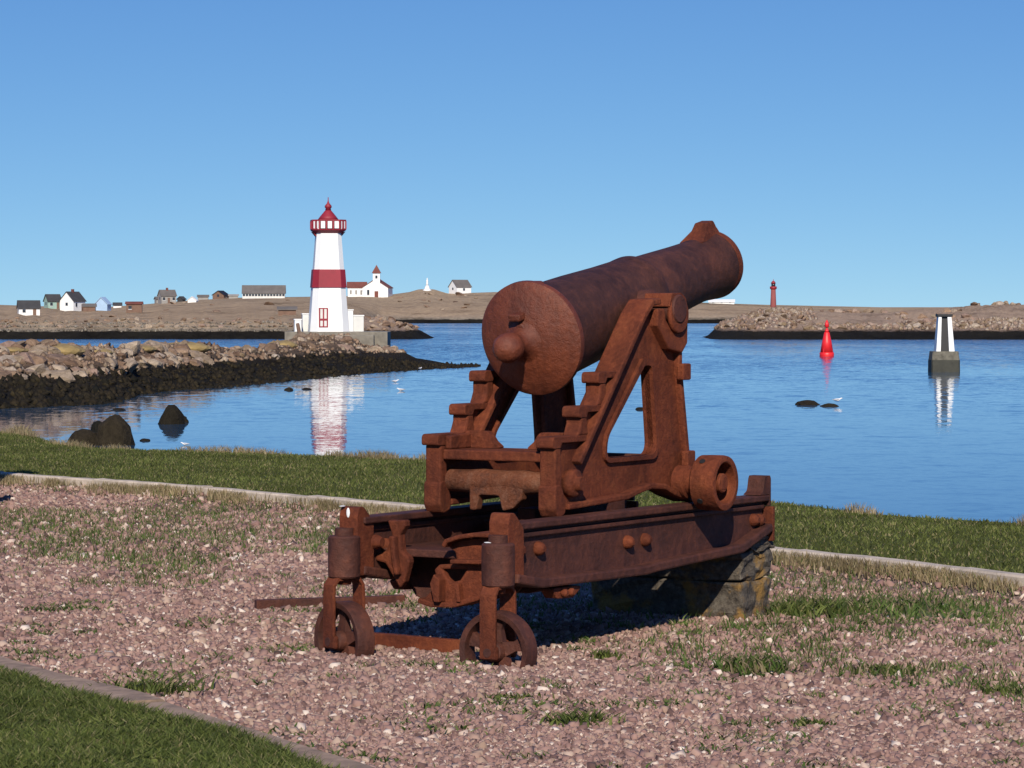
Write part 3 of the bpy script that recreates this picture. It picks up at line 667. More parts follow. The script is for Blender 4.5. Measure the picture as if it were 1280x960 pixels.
bm = bmesh.new(); lathe(bm, [(.19, -.4), (.17, 1.4), (.10, 1.5)], 8); o = obj('shaft', bm, M['brownwall'], bd); o.rotation_euler = (0, R(-10), 0)
bm = bmesh.new(); lathe(bm, [(.24, 0), (.24, .25)], 8); o = obj('collar', bm, M['black'], bd); o.rotation_euler = (0, R(-10), 0)
# dark quay wall right of the plinth
q0 = at(432, 277, SEA); qy = empty('quay_wall', q0, 0); tag(qy, 'grey brown quay wall stepping down right of the lighthouse', 'wall')
ztop = yz(419, 277) - SEA
box('masonry', (-2.2, 2.6, -.8, 3.5, -.5, ztop), M['concrete'], qy, .05); box('lower_block', (1.2, 3.9, -1.4, 3.4, -.5, ztop - .95), M['concrete'], qy, .05)

# ------------------------------------------------------------------ buoy and beacon
BD = 5 * FPX / (445.5 - YH)
by = empty('channel_buoy', at(1033.5, BD, SEA), R(20)); tag(by, 'red conical channel buoy floating off the breakwater', 'buoy')
u_ = BD / FPX
bm = bmesh.new(); lathe(bm, [(.5, -.5), (.74, -.1), (.76, .35), (.70, .42)], 20); obj('float', bm, M['buoy'], by)
bm = bmesh.new(); lathe(bm, [(.68, .42), (.5, 1.5), (.28, 2.45), (.24, 2.5)], 20); bdy = obj('body', bm, M['buoy'], by)
for k in range(4):
    o = box('rib', (-.03, .03, -.05, .05, 0, 2.12), M['buoy'], bdy); a_ = R(90 * k + 35); o.location = (.66 * math.cos(a_), .66 * math.sin(a_), .42); o.rotation_euler = (R(11.5), 0, a_ + R(90)); o.rotation_euler = Matrix.Rotation(a_ + R(90), 3, 'Z').to_euler(); o.rotation_euler[0] = 0
    o.matrix_local = Matrix.Translation(o.location) @ Matrix.Rotation(a_, 4, 'Z') @ Matrix.Rotation(R(-11.2), 4, 'Y')
bm = bmesh.new(); lathe(bm, [(.2, 2.5), (.22, 2.75), (.1, 2.8), (.1, 3.0), (.24, 3.05), (.2, 3.4), (.06, 3.75)], 12); obj('topmark', bm, M['buoy'], by)

ND = 5 * FPX / (465 - YH)
bc = empty('beacon', at(1180, ND, SEA), R(0)); tag(bc, 'black and white channel beacon on a square concrete base in the water', 'beacon')
s_ = ND / FPX
loft('base_lower', [octa(1.12, .1, -.6), octa(1.10, .1, .95)], M['wetconc'], bc)
loft('base_upper', [octa(1.08, .08, .952), octa(1.0, .08, 1.62)], plain('stained_concrete', (.13, .118, .092), .95, .45, 2.5, .03), bc)
HBK = (440 - 397) * s_; z0 = 1.622
def slab(name, xb0, xb1, xt0, xt1, yb, yt, mat):
    bm = bmesh.new(); zt = z0 + HBK
    v = [bm.verts.new(p) for p in ((xb0, -yb, z0), (xb1, -yb, z0), (xb1, yb, z0), (xb0, yb, z0), (xt0, -yt, zt), (xt1, -yt, zt), (xt1, yt, zt), (xt0, yt, zt))]
    for f in ((3, 2, 1, 0), (4, 5, 6, 7), (0, 1, 5, 4), (1, 2, 6, 5), (2, 3, 7, 6), (3, 0, 4, 7)): bm.faces.new([v[i] for i in f])
    return obj(name, bm, mat, bc)
slab('white_leg', -.70, -.36, -.50, -.26, .75, .5, M['white'])
slab('white_leg', .30, .72, .20, .50, .75, .5, M['white'])
slab('dark_core', -.358, .298, -.258, .198, .55, .32, M['black'])
box('cap', (-.60, .60, -.56, .56, z0 + HBK + .002, z0 + HBK + .22), M['black'], bc, .03)

# ------------------------------------------------------------------ the cannon
GA = R(32); GO = Vector((-.433, 14.27, 0))
gun = empty('cannon', GO, R(90) - GA)
tag(gun, 'large rusty cannon on iron slide carriage aimed out over the water', 'cannon', 'cannons of the old battery')
# local axes: x along the slide towards the muzzle, y to the left, z up.  v below = distance to the right = -y
def uw(name, outer, v0, v1, mat, parent, holes=(), bev=.006):
    """plate with an outline in the long vertical plane (u, w), thick from v0 to v1"""
    return _plate(name, outer, holes, mat, parent, bev, lambda p, t: (p[0], -(v0 + (v1 - v0) * t), p[1]))
def vw(name, outer, u0, u1, mat, parent, holes=(), bev=.006):
    return _plate(name, outer, holes, mat, parent, bev, lambda p, t: (u0 + (u1 - u0) * t, -p[0], p[1]))
def _plate(name, outer, holes, mat, parent, bev, T):
    loops = [list(outer)] + [list(h) for h in holes]
    flat = [p for l_ in loops for p in l_]
    tris = mgeo.tessellate_polygon([[Vector((p[0], p[1], 0)) for p in l_] for l_ in loops])
    bm = bmesh.new(); a_ = [bm.verts.new(T(p, 0)) for p in flat]; c_ = [bm.verts.new(T(p, 1)) for p in flat]
    for t in tris:
        try: bm.faces.new([a_[i] for i in t]); bm.faces.new([c_[i] for i in reversed(t)])
        except ValueError: pass
    k = 0
    for l_ in loops:
        nl = len(l_)
        for i in range(nl):
            q, r_ = k + i, k + (i + 1) % nl
            bm.faces.new((a_[q], a_[r_], c_[r_], c_[q]))
        k += nl
    bmesh.ops.recalc_face_normals(bm, faces=bm.faces)
    bmesh.ops.dissolve_limit(bm, angle_limit=R(.5), verts=bm.verts, edges=bm.edges) if not holes else None
    o = obj(name, bm, mat, parent)
    if bev: bevel(o, bev, 2, 40)
    return o
def fillet(pts, r, seg=5):
    """round the corners of a closed outline; r is a number or one radius per corner"""
    out = []; n_ = len(pts)
    for i in range(n_):
        rr_ = r if isinstance(r, (int, float)) else r[i]
        p = Vector(pts[i]); a_ = Vector(pts[i - 1]) - p; c_ = Vector(pts[(i + 1) % n_]) - p
        if rr_ <= 0: out.append(tuple(p)); continue
        la, lc = a_.length, c_.length; a_.normalize(); c_.normalize(); ang = a_.angle(c_)
        t = min(rr_ / math.tan(ang / 2), la * .48, lc * .48)
        s_, e_ = p + a_ * t, p + c_ * t
        for k in range(seg + 1):
            f = k / seg; out.append(tuple((s_ * (1 - f) + p * f) * (1 - f) + (p * (1 - f) + e_ * f) * f))
    return out
def ribbon(pts, th, side=1):
    """outline of a strip of thickness th lying on one side of a polyline"""
    P = [Vector(p) for p in pts]; off = []
    for i, p in enumerate(P):
        d1 = (p - P[i - 1]).normalized() if i else (P[1] - P[0]).normalized(); d2 = (P[i + 1] - p).normalized() if i < len(P) - 1 else d1
        n1 = Vector((-d1.y, d1.x)); n2 = Vector((-d2.y, d2.x)); m_ = (n1 + n2)
        m_ = m_ / max(m_.dot(n1), .3); off.append(p + m_ * th * side)
    return [tuple(p) for p in P] + [tuple(p) for p in reversed(off)]
def cyl_v(name, u, w_, v0, v1, prof, mat, parent, seg=28):
    """turned piece whose axle runs across the slide; prof = (radius, fraction)"""
    bm = bmesh.new(); lathe(bm, [(r_, v0 + (v1 - v0) * t) for r_, t in prof], seg, T=lambda p: (u + p[0], -p[2], w_ + p[1]))
    bmesh.ops.recalc_face_normals(bm, faces=bm.faces); return obj(name, bm, mat, parent)
def cyl_w(name, u, v_, prof, mat, parent, seg=24):
    bm = bmesh.new(); lathe(bm, prof, seg, T=lambda p: (u + p[0], -v_ + p[1], p[2])); return obj(name, bm, mat, parent)
RU, RF, RD = M['rust'], M['rust_face'], M['rust_dark']

# --- barrel
EL = math.atan2(1.892 - 1.497, 2.901 - .99); BO = Vector((.99, 0, 1.497))
ax = Vector((math.cos(EL), 0, math.sin(EL))); up = Vector((-math.sin(EL), 0, math.cos(EL)))
def bt(p):            # turned profile: p = (across, across, along)
    q = BO + ax * p[2] + up * p[1] + Vector((0, -1, 0)) * p[0]; return (q.x, q.y, q.z)
def smooth_all(o):
    for p in o.data.polygons: p.use_smooth = True
    m_ = o.modifiers.new('edges', 'EDGE_SPLIT'); m_.split_angle = R(34); return o
bm = bmesh.new()
lathe(bm, [(.262, .052), (.25, .085), (.247, .2), (.238, .45), (.222, .75), (.214, .98), (.217, 1.0), (.218, 1.05), (.212, 1.065), (.2, 1.075), (.197, 1.1), (.188, 1.3), (.176, 1.55), (.171, 1.70), (.174, 1.78), (.182, 1.85), (.187, 1.90), (.189, 1.93), (.184, 1.955), (.170, 1.965), (.10, 1.966), (.092, 1.95), (.09, 1.2)], 72, T=bt)
bmesh.ops.recalc_face_normals(bm, faces=bm.faces); barrel = smooth_all(obj('barrel', bm, M['barrel'], gun))
bm = bmesh.new(); lathe(bm, [(.10, -.072), (.15, -.055), (.2, -.038), (.25, -.018), (.276, -.006), (.288, .004), (.290, .03), (.284, .046), (.262, .051)], 72, T=bt)
bmesh.ops.recalc_face_normals(bm, faces=bm.faces); brc = smooth_all(obj('breech_face', bm, RF, gun))
bm = bmesh.new(); lathe(bm, [(.105, -.071), (.085, -.082), (.066, -.105), (.058, -.13), (.056, -.15), (.06, -.158), (.068, -.17), (.0735, -.19), (.075, -.215), (.071, -.24), (.06, -.262), (.04, -.279), (.012, -.288)], 36, T=bt)
bmesh.ops.recalc_face_normals(bm, faces=bm.faces); smooth_all(obj('cascabel_knob', bm, RF, gun))
def blk(name, c, half, mat, parent, bev=.006, rot=0):
    """block in barrel axes: c = (across, up, along)"""
    bm = bmesh.new(); v = []
    for k in (-1, 1):
        for a_, b_ in ((-1, -1), (1, -1), (1, 1), (-1, 1)):
            q = bt((c[0] + a_ * half[0], c[1] + b_ * half[1], c[2] + k * half[2])); v.append(bm.verts.new(q))
    for f in ((3, 2, 1, 0), (4, 5, 6, 7), (0, 1, 5, 4), (1, 2, 6, 5), (2, 3, 7, 6), (3, 0, 4, 7)): bm.faces.new([v[i] for i in f])
    bmesh.ops.recalc_face_normals(bm, faces=bm.faces); o = obj(name, bm, mat, parent); bevel(o, bev); return o
blk('lock_lug', (-.012, .128, -.078), (.034, .018, .038), RF, brc, .008)
bm = bmesh.new(); lathe(bm, [(.027, -.045), (.027, -.085), (.02, -.094)], 16, T=lambda p: bt((p[0] + .004, p[1] + .07, p[2]))); bmesh.ops.recalc_face_normals(bm, faces=bm.faces); obj('bolt', bm, RF, brc)
blk('vent_patch', (0, .252, .065), (.05, .022, .05), RF, brc, .015)
# front sight with a flared foot
bm = bmesh.new(); rings = []
for s0, s1, wd_, h_ in ((1.72, 1.955, .07, .160), (1.79, 1.953, .056, .190), (1.826, 1.950, .046, .208), (1.846, 1.944, .040, .232), (1.856, 1.936, .036, .246)):
    rings.append([bm.verts.new(bt(p)) for p in ((-wd_, h_, s0), (wd_, h_, s0), (wd_, h_, s1), (-wd_, h_, s1))])
for a_, b_ in zip(rings, rings[1:]):
    for i in range(4): bm.faces.new((a_[i], a_[(i + 1) % 4], b_[(i + 1) % 4], b_[i]))
bm.faces.new(rings[-1]); bmesh.ops.recalc_face_normals(bm, faces=bm.faces); o = obj('front_sight', bm, M['rust'], gun); bevel(o, .006)
bm = bmesh.new(); lathe(bm, [(.172, 1.905), (.1885, 1.906), (.1905, 1.93), (.186, 1.957), (.172, 1.968)], 72, T=bt); bmesh.ops.recalc_face_normals(bm, faces=bm.faces); smooth_all(obj('muzzle_ring', bm, RU, gun))
TU, TW = 1.762, 1.645
for s in (-1, 1):
    t_ = cyl_v('trunnion', TU, TW, s * .15, s * .425, [(.10, 0), (.10, .38), (.074, .42), (.074, .97), (.067, 1)], RD, gun, 32); smooth_all(t_)

# --- carriage cheeks: cast frames with wide edge flanges round a thin web
def cheek(s):
    vi, vo = .285, .375; vm = .33
    V0, V1 = s * vi, s * vo; W0, W1 = s * (vm - .017), s * (vm + .017)
    E = [(.60, .70), (.60, 1.0), (.845, 1.0), (.845, 1.145), (1.03, 1.145), (1.03, 1.31), (1.19, 1.31), (1.46, 1.61), (1.60, 1.68), (1.72, 1.66)]
    web = [(.63, .72), (.63, 1.0), (.85, 1.01), (.86, 1.15), (1.03, 1.16), (1.04, 1.32), (1.2, 1.33), (1.52, 1.64), (1.90, 1.56), (1.885, 1.40), (1.945, .83), (1.93, .70), (1.72, .715), (1.5, .735), (1.3, .71), (.75, .69)]
    hole = fillet([(1.50, 1.36), (1.575, 1.36), (1.63, .905), (1.115, .905), (1.13, 1.01)], [.03, .04, .07, .06, .12], 6)
    hole2 = None
    ck_ = uw('cheek', web, W0, W1, RU, gun, [hole])
    # flange round the triangular opening
    inner = fillet([(1.50, 1.36), (1.575, 1.36), (1.63, .905), (1.115, .905), (1.13, 1.01)], [.03, .04, .07, .06, .12], 6)
    cx = sum(p[0] for p in inner) / len(inner); cy = sum(p[1] for p in inner) / len(inner)
    ring = []
    def grow(k): return fillet([(1.49 - k * .4, 1.36 + k * 1.6), (1.58 + k * .7, 1.36 + k * 1.6), (1.63 + k, .905 - k), (1.115 - k * .9, .905 - k), (1.13 - k * .75, 1.01 + k * .3)], [.03, .04, .07, .06, .12], 6)
    uw('opening_flange', grow(.022), s * (vm - .036), s * (vm + .036), RU, ck_, [inner], .008)
    # long diagonal top flange, from the trunnion bed to the heel
    dg = [(1.70, 1.665), (1.555, 1.665), (1.46, 1.60), (1.19, 1.285), (.97, 1.03), (.80, .86)]
    uw('diagonal_flange', ribbon([(1.62, 1.668), (1.545, 1.662), (1.47, 1.60), (1.19, 1.285), (.83, .885)], .032, -1), s * .25, s * .395, RU, ck_, (), .008)
    # three rear steps, each with a rounded lip, riser and tread
    for (u0, w0, u1, wl) in ((.605, 1.03, .90, .68), (.85, 1.172, 1.06, 1.028), (1.035, 1.335, 1.235, 1.17)):
        uw('step_tread', fillet([(u0 - .024, w0 - .056), (u0 - .024, w0), (u1, w0), (u1, w0 - .03), (u0 + .062, w0 - .03), (u0 + .05, w0 - .056)], [.016, .026, .004, .004, .01, .012], 5), s * (vi - .004), s * (vo + .004), RU, ck_, (), .012)
        fl = 0 if wl < .8 else .03
        uw('step_riser', [(u0 - fl, wl), (u0 - fl * .45, wl + .022), (u0 + .004, wl + .06), (u0 + .004, w0 - .051), (u0 + .06, w0 - .051), (u0 + .075, wl)], V0, V1, RU, ck_, (), .010)
    # rounded heel of the frame with the axle boss
    uw('heel', fillet([(.602, .80), (.66, .80), (.70, .72), (.70, .655), (.63, .635), (.602, .68)], .03, 4), s * (vi - .004), s * (vo + .006), RU, ck_, (), .008)
    cyl_v('axle_boss', .78, .80, s * .345, s * .43, [(.07, 0), (.068, .55), (.05, .6), (.034, .62), (.034, 1)], RU, ck_, 20)
    # front post flange and lower sill flange
    uw('front_flange', ribbon([(1.905, 1.56), (1.90, 1.50), (1.868, 1.43), (1.868, 1.34), (1.962, .84), (1.958, .70)], .034, -1), V0 - s * .005, V1 + s * .005, RU, ck_, (), .008)
    uw('sill_flange', ribbon([(.70, .675), (1.28, .695), (1.42, .722), (1.52, .736), (1.66, .725), (1.76, .69), (1.95, .645)], .03, 1), s * .275, s * .40, RU, ck_, (), .008)
    # trunnion bed, cap and keep
    uw('trunnion_bed', fillet([(1.58, 1.645), (1.655, 1.645), (1.665, 1.59), (1.72, 1.545), (1.80, 1.55), (1.85, 1.62), (1.90, 1.61), (1.895, 1.47), (1.84, 1.42), (1.70, 1.44), (1.58, 1.56)], .012, 3), s * .27, s * .395, RU, ck_, (), .008)
    uw('cap_square', fillet([(1.672, 1.655), (1.695, 1.725), (1.80, 1.728), (1.85, 1.70), (1.862, 1.64), (1.84, 1.64), (1.82, 1.69), (1.77, 1.712), (1.71, 1.69), (1.695, 1.655)], .01, 3), s * .255, s * .41, RU, ck_, (), .008)
    cyl_v('keep_ring', TU + .01, TW - .028, s * .396, s * .418, [(.098, 0), (.098, .7), (.09, 1)], RU, ck_, 28)
    for bu, bw in ((1.862, 1.32), (1.91, .87)):
        uw('lug', fillet([(bu - .05, bw - .04), (bu - .05, bw + .045), (bu + .035, bw + .045), (bu + .035, bw - .04)], .012, 3), s * .375, s * .415, RU, ck_, (), .006)
    return ck_
for s in (1, -1): cheek(s)
# front eccentric roller with capstan holes, outside the slide
for s in (1, -1):
    smooth_all(cyl_v('roller_axle', 1.865, .755, s * .36, s * .56, [(.085, 0), (.085, .3), (.07, .34), (.07, 1)], RU, gun, 28))
    ro = cyl_v('roller', 1.865, .755, s * .478, s * .635, [(.085, 0), (.125, .06), (.141, .14), (.143, .5), (.143, .86), (.139, .985), (.132, 1), (.112, 1), (.106, .97), (.104, .38), (.05, .36), (.05, .88), (.043, .92)], RU, gun, 48); smooth_all(ro)
    for k in range(4):
        a_ = R(90 * k + 128)
        bm = bmesh.new(); lathe(bm, [(.016, 0), (.016, .004)], 12); o = obj('capstan_hole', bm, M['black'], ro)
        o.matrix_local = Matrix.Translation((1.865 + .1425 * math.cos(a_), -s * .545, .755 + .1425 * math.sin(a_))) @ Vector((math.cos(a_), 0, math.sin(a_))).to_track_quat('Z', 'Y').to_matrix().to_4x4()
    uw('hub_nut', fillet([(1.835, .72), (1.83, .79), (1.9, .795), (1.9, .72)], .01, 2), s * .575, s * .625, RU, ro, (), .006)
# transom between the cheeks, the rear axle and its flaky centre block
uw('rear_deck', [(.625, .905), (.625, .955), (.92, .955), (.92, .905)], -.283, .283, RU, gun, (), .008)
vw('notched_transom', fillet([(-.283, .956), (-.283, 1.04), (-.15, 1.04), (-.115, .99), (-.07, .956)], [0, 0, .04, .03, .02], 5), .83, .875, RU, gun, (), .01)
vw('notched_transom', fillet([(.283, .956), (.283, 1.04), (.15, 1.04), (.115, .99), (.07, .956)], [0, 0, .04, .03, .02], 5), .83, .875, RU, gun, (), .01)
for s in (-1, 1): uw('inner_pad', [(.645, .956), (.645, 1.022), (.83, 1.03), (.83, .956)], s * .245, s * .283, RU, gun, (), .008)
bm = bmesh.new(); lathe(bm, [(.052, -.283), (.055, -.2), (.062, -.16), (.057, -.05), (.063, .08), (.056, .18), (.054, .283)], 24, T=lambda p: (.70 + p[0], p[2], .80 + p[1])); bmesh.ops.recalc_face_normals(bm, faces=bm.faces); smooth_all(obj('rear_axle', bm, M['flaky'], gun))
vw('axle_hanger', fillet([(-.14, .80), (-.14, .66), (-.10, .66), (-.085, .735), (.03, .735), (.05, .66), (.11, .675), (.16, .72), (.17, .80)], .015, 3), .645, .70, M['flaky'], gun, (), .008)
vw('front_transom', [(-.283, .76), (-.283, .90), (.283, .90), (.283, .76)], 1.70, 1.76, RD, gun, (), .008)
# recoil compressor drum between the rails
smooth_all(cyl_v('compressor', 1.25, .66, -.16, .16, [(.06, 0), (.11, .03), (.11, .97), (.06, 1)], RD, gun, 28))
uw('compressor_arm', [(.95, .60), (.95, .655), (1.85, .66), (1.85, .60)], -.05, .05, RD, gun, (), .006)

# --- slide rails
RT = .648
def rail(s):
    web = [(.07, .39), (.07, RT - .01), (2.66, RT - .01), (2.66, .46), (2.33, .375), (1.35, .34), (.3, .345)]
    rl = uw('rail', web, s * .405, s * .435, RD, gun)
    uw('top_flange', [(.07, RT - .032), (.07, RT), (2.665, RT), (2.665, RT - .032)], s * .36, s * .475, RD, rl, (), .007)
    uw('bead', [(.075, RT - .072), (.075, RT - .048), (2.64, RT - .048), (2.64, RT - .072)], s * .392, s * .457, RD, rl, (), .006)
    uw('bottom_flange', ribbon([(.07, .372), (.3, .333), (1.30, .322), (1.40, .33), (2.33, .362), (2.665, .455)], .046, 1), s * .365, s * .50, RD, rl, (), .01)
    # upright stop at the rear end, rounded top
    uw('rear_stop', fillet([(.02, .37), (.02, .655), (.035, .70), (.075, .70), (.115, .665), (.16, .62), (.16, .37)], [.005, .03, .025, .03, .04, .04, .005], 4), s * .372, s * .478, RU, rl, (), .01)
    # stop lug at the front end
    uw('front_stop', fillet([(2.55, RT + .002), (2.60, .672), (2.615, .735), (2.625, .752), (2.68, .752), (2.69, .735), (2.69, RT - .06), (2.672, RT - .06), (2.672, RT + .002)], [.004, .03, .012, .008, .008, .008, .004, .004, .004], 4), s * .37, s * .47, RD, rl, (), .007)
    uw('end_plate', [(2.672, .40), (2.672, RT - .062), (2.70, RT - .062), (2.70, .40)], s * .35, s * .49, RU, rl, (), .006)
    for bu, bw in ((.166, .52), (.345, .515), (1.19, .49), (1.365, .49), (2.54, .52), (2.60, .515)):
        smooth_all(cyl_v('bolt', bu, bw, s * .434, s * .478, [(.034, 0), (.034, .35), (.028, .7), (.014, 1)], RU, rl, 14))
    for bu in (.30, 1.27):
        smooth_all(cyl_v('inner_bolt', bu, .50, s * .406, s * .365, [(.034, 0), (.034, .4), (.02, 1)], RU, rl, 14))
    return rl
for s in (1, -1): rail(s)
# U-shaped rear crosshead hanging between the rails, with a raised rim and gussets
RP = [(-.04, .425), (-.068, .40), (-.045, .335), (-.137, .25), (-.068, .236), (.069, .242), (.195, .28), (.30, .34), (.39, .42), (.404, .56), (.20, .565), (.092, .55), (.046, .536), (.014, .514), (.052, .49), (.062, .435)]
cr = vw('crosshead', RP, .222, .262, RU, gun, [[(-.022, .405), (.119, .412), (.078, .356), (.033, .344), (.004, .364)]], .008)
vw('rim', ribbon([(.39, .572), (.20, .570), (.11, .556), (.045, .535), (.03, .512)], .022, -1), .16, .30, RU, cr, (), .007)
vw('sill', [(.055, .438), (.055, .458), (.40, .470), (.40, .446)], .17, .221, RU, cr, (), .006)
vw('keel', ribbon([(-.145, .240), (-.068, .222), (.069, .228), (.195, .266), (.30, .325), (.385, .40)], .026, 1), .19, .34, RU, cr, (), .007)
vw('gusset', [(-.03, .252), (-.052, .34), (-.03, .385), (0, .36), (.0, .252)], .16, .221, RU, cr, (), .005)
vw('gusset', [(.085, .256), (.075, .345), (.097, .345), (.107, .256)], .18, .221, RU, cr, (), .005)
LB = [(-.335, .628), (-.318, .588), (-.306, .555), (-.345, .478), (-.404, .46), (-.404, .43), (-.346, .42), (-.262, .302), (-.235, .335), (-.206, .43), (-.212, .455), (-.25, .48), (-.258, .56), (-.229, .604), (-.229, .632)]
lb = vw('hanger_bracket', LB, .215, .265, RU, gun, (), .01)
vw('bracket_rib', [(-.30, .555), (-.29, .47), (-.27, .37), (-.245, .37), (-.262, .47), (-.268, .555)], .175, .214, RU, lb, (), .008)
smooth_all(cyl_v('bracket_bolt', .17, .525, -.40, -.33, [(.036, 0), (.036, .5), (.022, 1)], RU, lb, 14))
uw('floor_plate', [(.27, .452), (.27, .49), (1.9, .49), (1.9, .452)], -.402, .402, RD, gun, (), .006)
vw('well_plate', [(-.402, .45), (-.402, .30), (-.36, .238), (-.28, .212), (-.16, .205), (.04, .225), (.22, .28), (.40, .45)], .50, .52, RD, gun, (), .004)
# rear tie beam and second crosshead near the middle, front bolster
vw('middle_crosshead', fillet([(-.404, .36), (-.404, .31), (-.25, .275), (.25, .275), (.404, .31), (.404, .36)], .02, 3), .56, .70, RD, gun, (), .008)
vw('middle_beam', [(-.404, .495), (-.404, .56), (.404, .56), (.404, .495)], 1.2, 1.26, RD, gun, (), .008)
vw('front_bolster', [(-.404, .42), (-.404, .55), (.404, .55), (.404, .42)], 2.40, 2.62, RD, gun, (), .008)
for s in (1, -1):
    uw('hanger_foot', fillet([(.42, .32), (.47, .268), (.62, .262), (.72, .315)], .02, 3), s * .40, s * .47, RU, gun, (), .008)
    for bu in (.52, .58): cyl_v('hanger_bolt', bu, .292, s * .47, s * .50, [(.02, 0), (.02, .7), (.012, 1)], RU, gun, 10)

# --- rear trucks: socket, fork and spoked wheel half sunk in the gravel
def truck(s, yaw, vv, cz, rad):
    cyl = cyl_w('wheel_socket', 0, vv, [(.070, .362), (.077, .37), (.078, .46), (.077, .555), (.07, .563), (.045, .565), (.045, .60)], RD, gun, 28); smooth_all(cyl)
    for k, (zz, hh) in enumerate(((.40, .05), (.50, .05))):
        uw('socket_clamp', [(.05, zz - hh), (.05, zz + hh), (.12, zz + hh), (.12, zz - hh)], s * .39, s * .46, RU, cyl, (), .006)
    # fork in its own frame, wheel axle along local x
    fr = empty('fork', (0, -vv, 0), yaw, gun)
    def strap(x, top):
        bm = bmesh.new(); x0 = x
        prof = [(0.0, .352), (.72, .350), (.96, .325), (1.0, .28), (1.0, cz - .03)]
        pa = [(x0 * f, z_) for f, z_ in prof]; rb = ribbon(pa, .017, 1 if x0 > 0 else -1)
        h_ = .043
        a_ = [bm.verts.new((p[0], -h_, p[1])) for p in rb]; c_ = [bm.verts.new((p[0], h_, p[1])) for p in rb]; nn = len(rb)
        tri = mgeo.tessellate_polygon([[Vector((p[0], p[1], 0)) for p in rb]])
        for t in tri: bm.faces.new([a_[i] for i in t]); bm.faces.new([c_[i] for i in reversed(t)])
        for i in range(nn): bm.faces.new((a_[i], a_[(i + 1) % nn], c_[(i + 1) % nn], c_[i]))
        bmesh.ops.recalc_face_normals(bm, faces=bm.faces); o = obj('strap', bm, RU, fr); bevel(o, .004)
        bm = bmesh.new(); box_bm(bm, x0 - .016, x0 + .016, -.048, .048, cz - .035, cz + .03); o = obj('axle_eye', bm, RU, fr); bevel(o, .012)
    strap(.078, 0); strap(-.078, 0)
    bm = bmesh.new(); lathe(bm, [(.034, .33), (.034, .375)], 20); obj('kingpin', bm, RU, fr)
    bm = bmesh.new(); lathe(bm, [(.021, -.098), (.021, .098)], 16, T=lambda p: (p[2], p[0], cz + p[1])); bmesh.ops.recalc_face_normals(bm, faces=bm.faces); obj('axle', bm, RD, fr)
    wh = empty('wheel', (0, -vv, cz), yaw, gun)
    T = lambda p: (p[2], p[0], p[1])
    bm = bmesh.new(); lathe(bm, [(rad - .03, -.045), (rad - .004, -.05), (rad, -.04), (rad, .04), (rad - .004, .05), (rad - .03, .045), (rad - .036, .02), (rad - .036, -.02), (rad - .03, -.045)], 48, T=T)
    bm.faces.ensure_lookup_table(); caps = [f for f in bm.faces if len(f.verts) > 10]; bmesh.ops.delete(bm, geom=caps, context='FACES_ONLY'); bmesh.ops.remove_doubles(bm, verts=bm.verts, dist=.0001); bmesh.ops.recalc_face_normals(bm, faces=bm.faces)
    smooth_all(obj('rim', bm, RD, wh))
    bm = bmesh.new(); lathe(bm, [(.035, -.058), (.045, -.05), (.05, -.02), (.05, .02), (.045, .05), (.035, .058)], 24, T=T); bmesh.ops.recalc_face_normals(bm, faces=bm.faces); smooth_all(obj('hub', bm, RD, wh))
    for k in range(5):
        a_ = R(72 * k + 20); bm = bmesh.new()
        r0, r1 = .045, rad - .03; rings = []
        for r_, wd_, t_ in ((r0, .034, .02), ((r0 + r1) / 2, .022, .014), (r1, .036, .018)):
            c_, s_ = math.cos(a_), math.sin(a_)
            rings.append([bm.verts.new((x_, r_ * c_ - y_ * s_, r_ * s_ + y_ * c_)) for x_, y_ in ((-t_, -wd_), (t_, -wd_), (t_, wd_), (-t_, wd_))])
        for q, e in zip(rings, rings[1:]):
            for i in range(4): bm.faces.new((q[i], q[(i + 1) % 4], e[(i + 1) % 4], e[i]))
        bmesh.ops.recalc_face_normals(bm, faces=bm.faces); obj('spoke', bm, RD, wh)
truck(1, R(0), .435, .062, .187)
truck(-1, R(-20), -.435, .062, .187)

for nm, (u_, v_, w_), sc3 in (('white_mark', (.019, -.425, .672), (.003, .010, .024)), ('white_mark', (-.03, .405, .566), (.022, .026, .003)), ('white_mark', (.02, -.46, .702), (.02, .012, .003))):  # small flat white marks on the left rear stop and right wheel socket
    bm = bmesh.new(); bmesh.ops.create_icosphere(bm, subdivisions=2, radius=1); o = obj(nm, bm, M['white'], gun); o.location = (u_, -v_, w_); o.scale = sc3
# --- stone pedestal under the front of the slide (rough masonry blocks)
ped = empty('stone_pedestal', GO, R(90) - GA); tag(ped, 'rough lichen-spotted stone pedestal carrying the front of the cannon slide', 'pedestal', 'stone pedestals of the battery')
def rough_block(name, u0, u1, v0, v1, w0, w1, seed, parent, amp=.02, taper=0):
    bm = bmesh.new(); box_bm(bm, u0, u1, -v1, -v0, w0, w1); bmesh.ops.subdivide_edges(bm, edges=bm.edges, cuts=5, use_grid_fill=True)
    rr_ = np.random.default_rng(seed); cu, cv = (u0 + u1) / 2, -(v0 + v1) / 2
    for v in bm.verts:
        c = v.co; f = 1 - taper * (c.z - w0) / (w1 - w0)
        v.co = Vector((cu + (c.x - cu) * f, cv + (c.y - cv) * f, c.z)) + Vector(rr_.uniform(-amp, amp, 3))
    bmesh.ops.recalc_face_normals(bm, faces=bm.faces); o = obj(name, bm, M['lichen'], parent); 
    m_ = o.modifiers.new('bevel', 'BEVEL'); m_.width = .012; m_.segments = 1; return o
rough_block('block', 2.37, 2.72, -.46, .46, -.12, .20, 1, ped, .016)
rough_block('block', 2.375, 2.725, -.455, .455, .203, .355, 2, ped, .014)
rough_block('block', 2.46, 2.73, -.45, .462, .358, .425, 3, ped, .010)

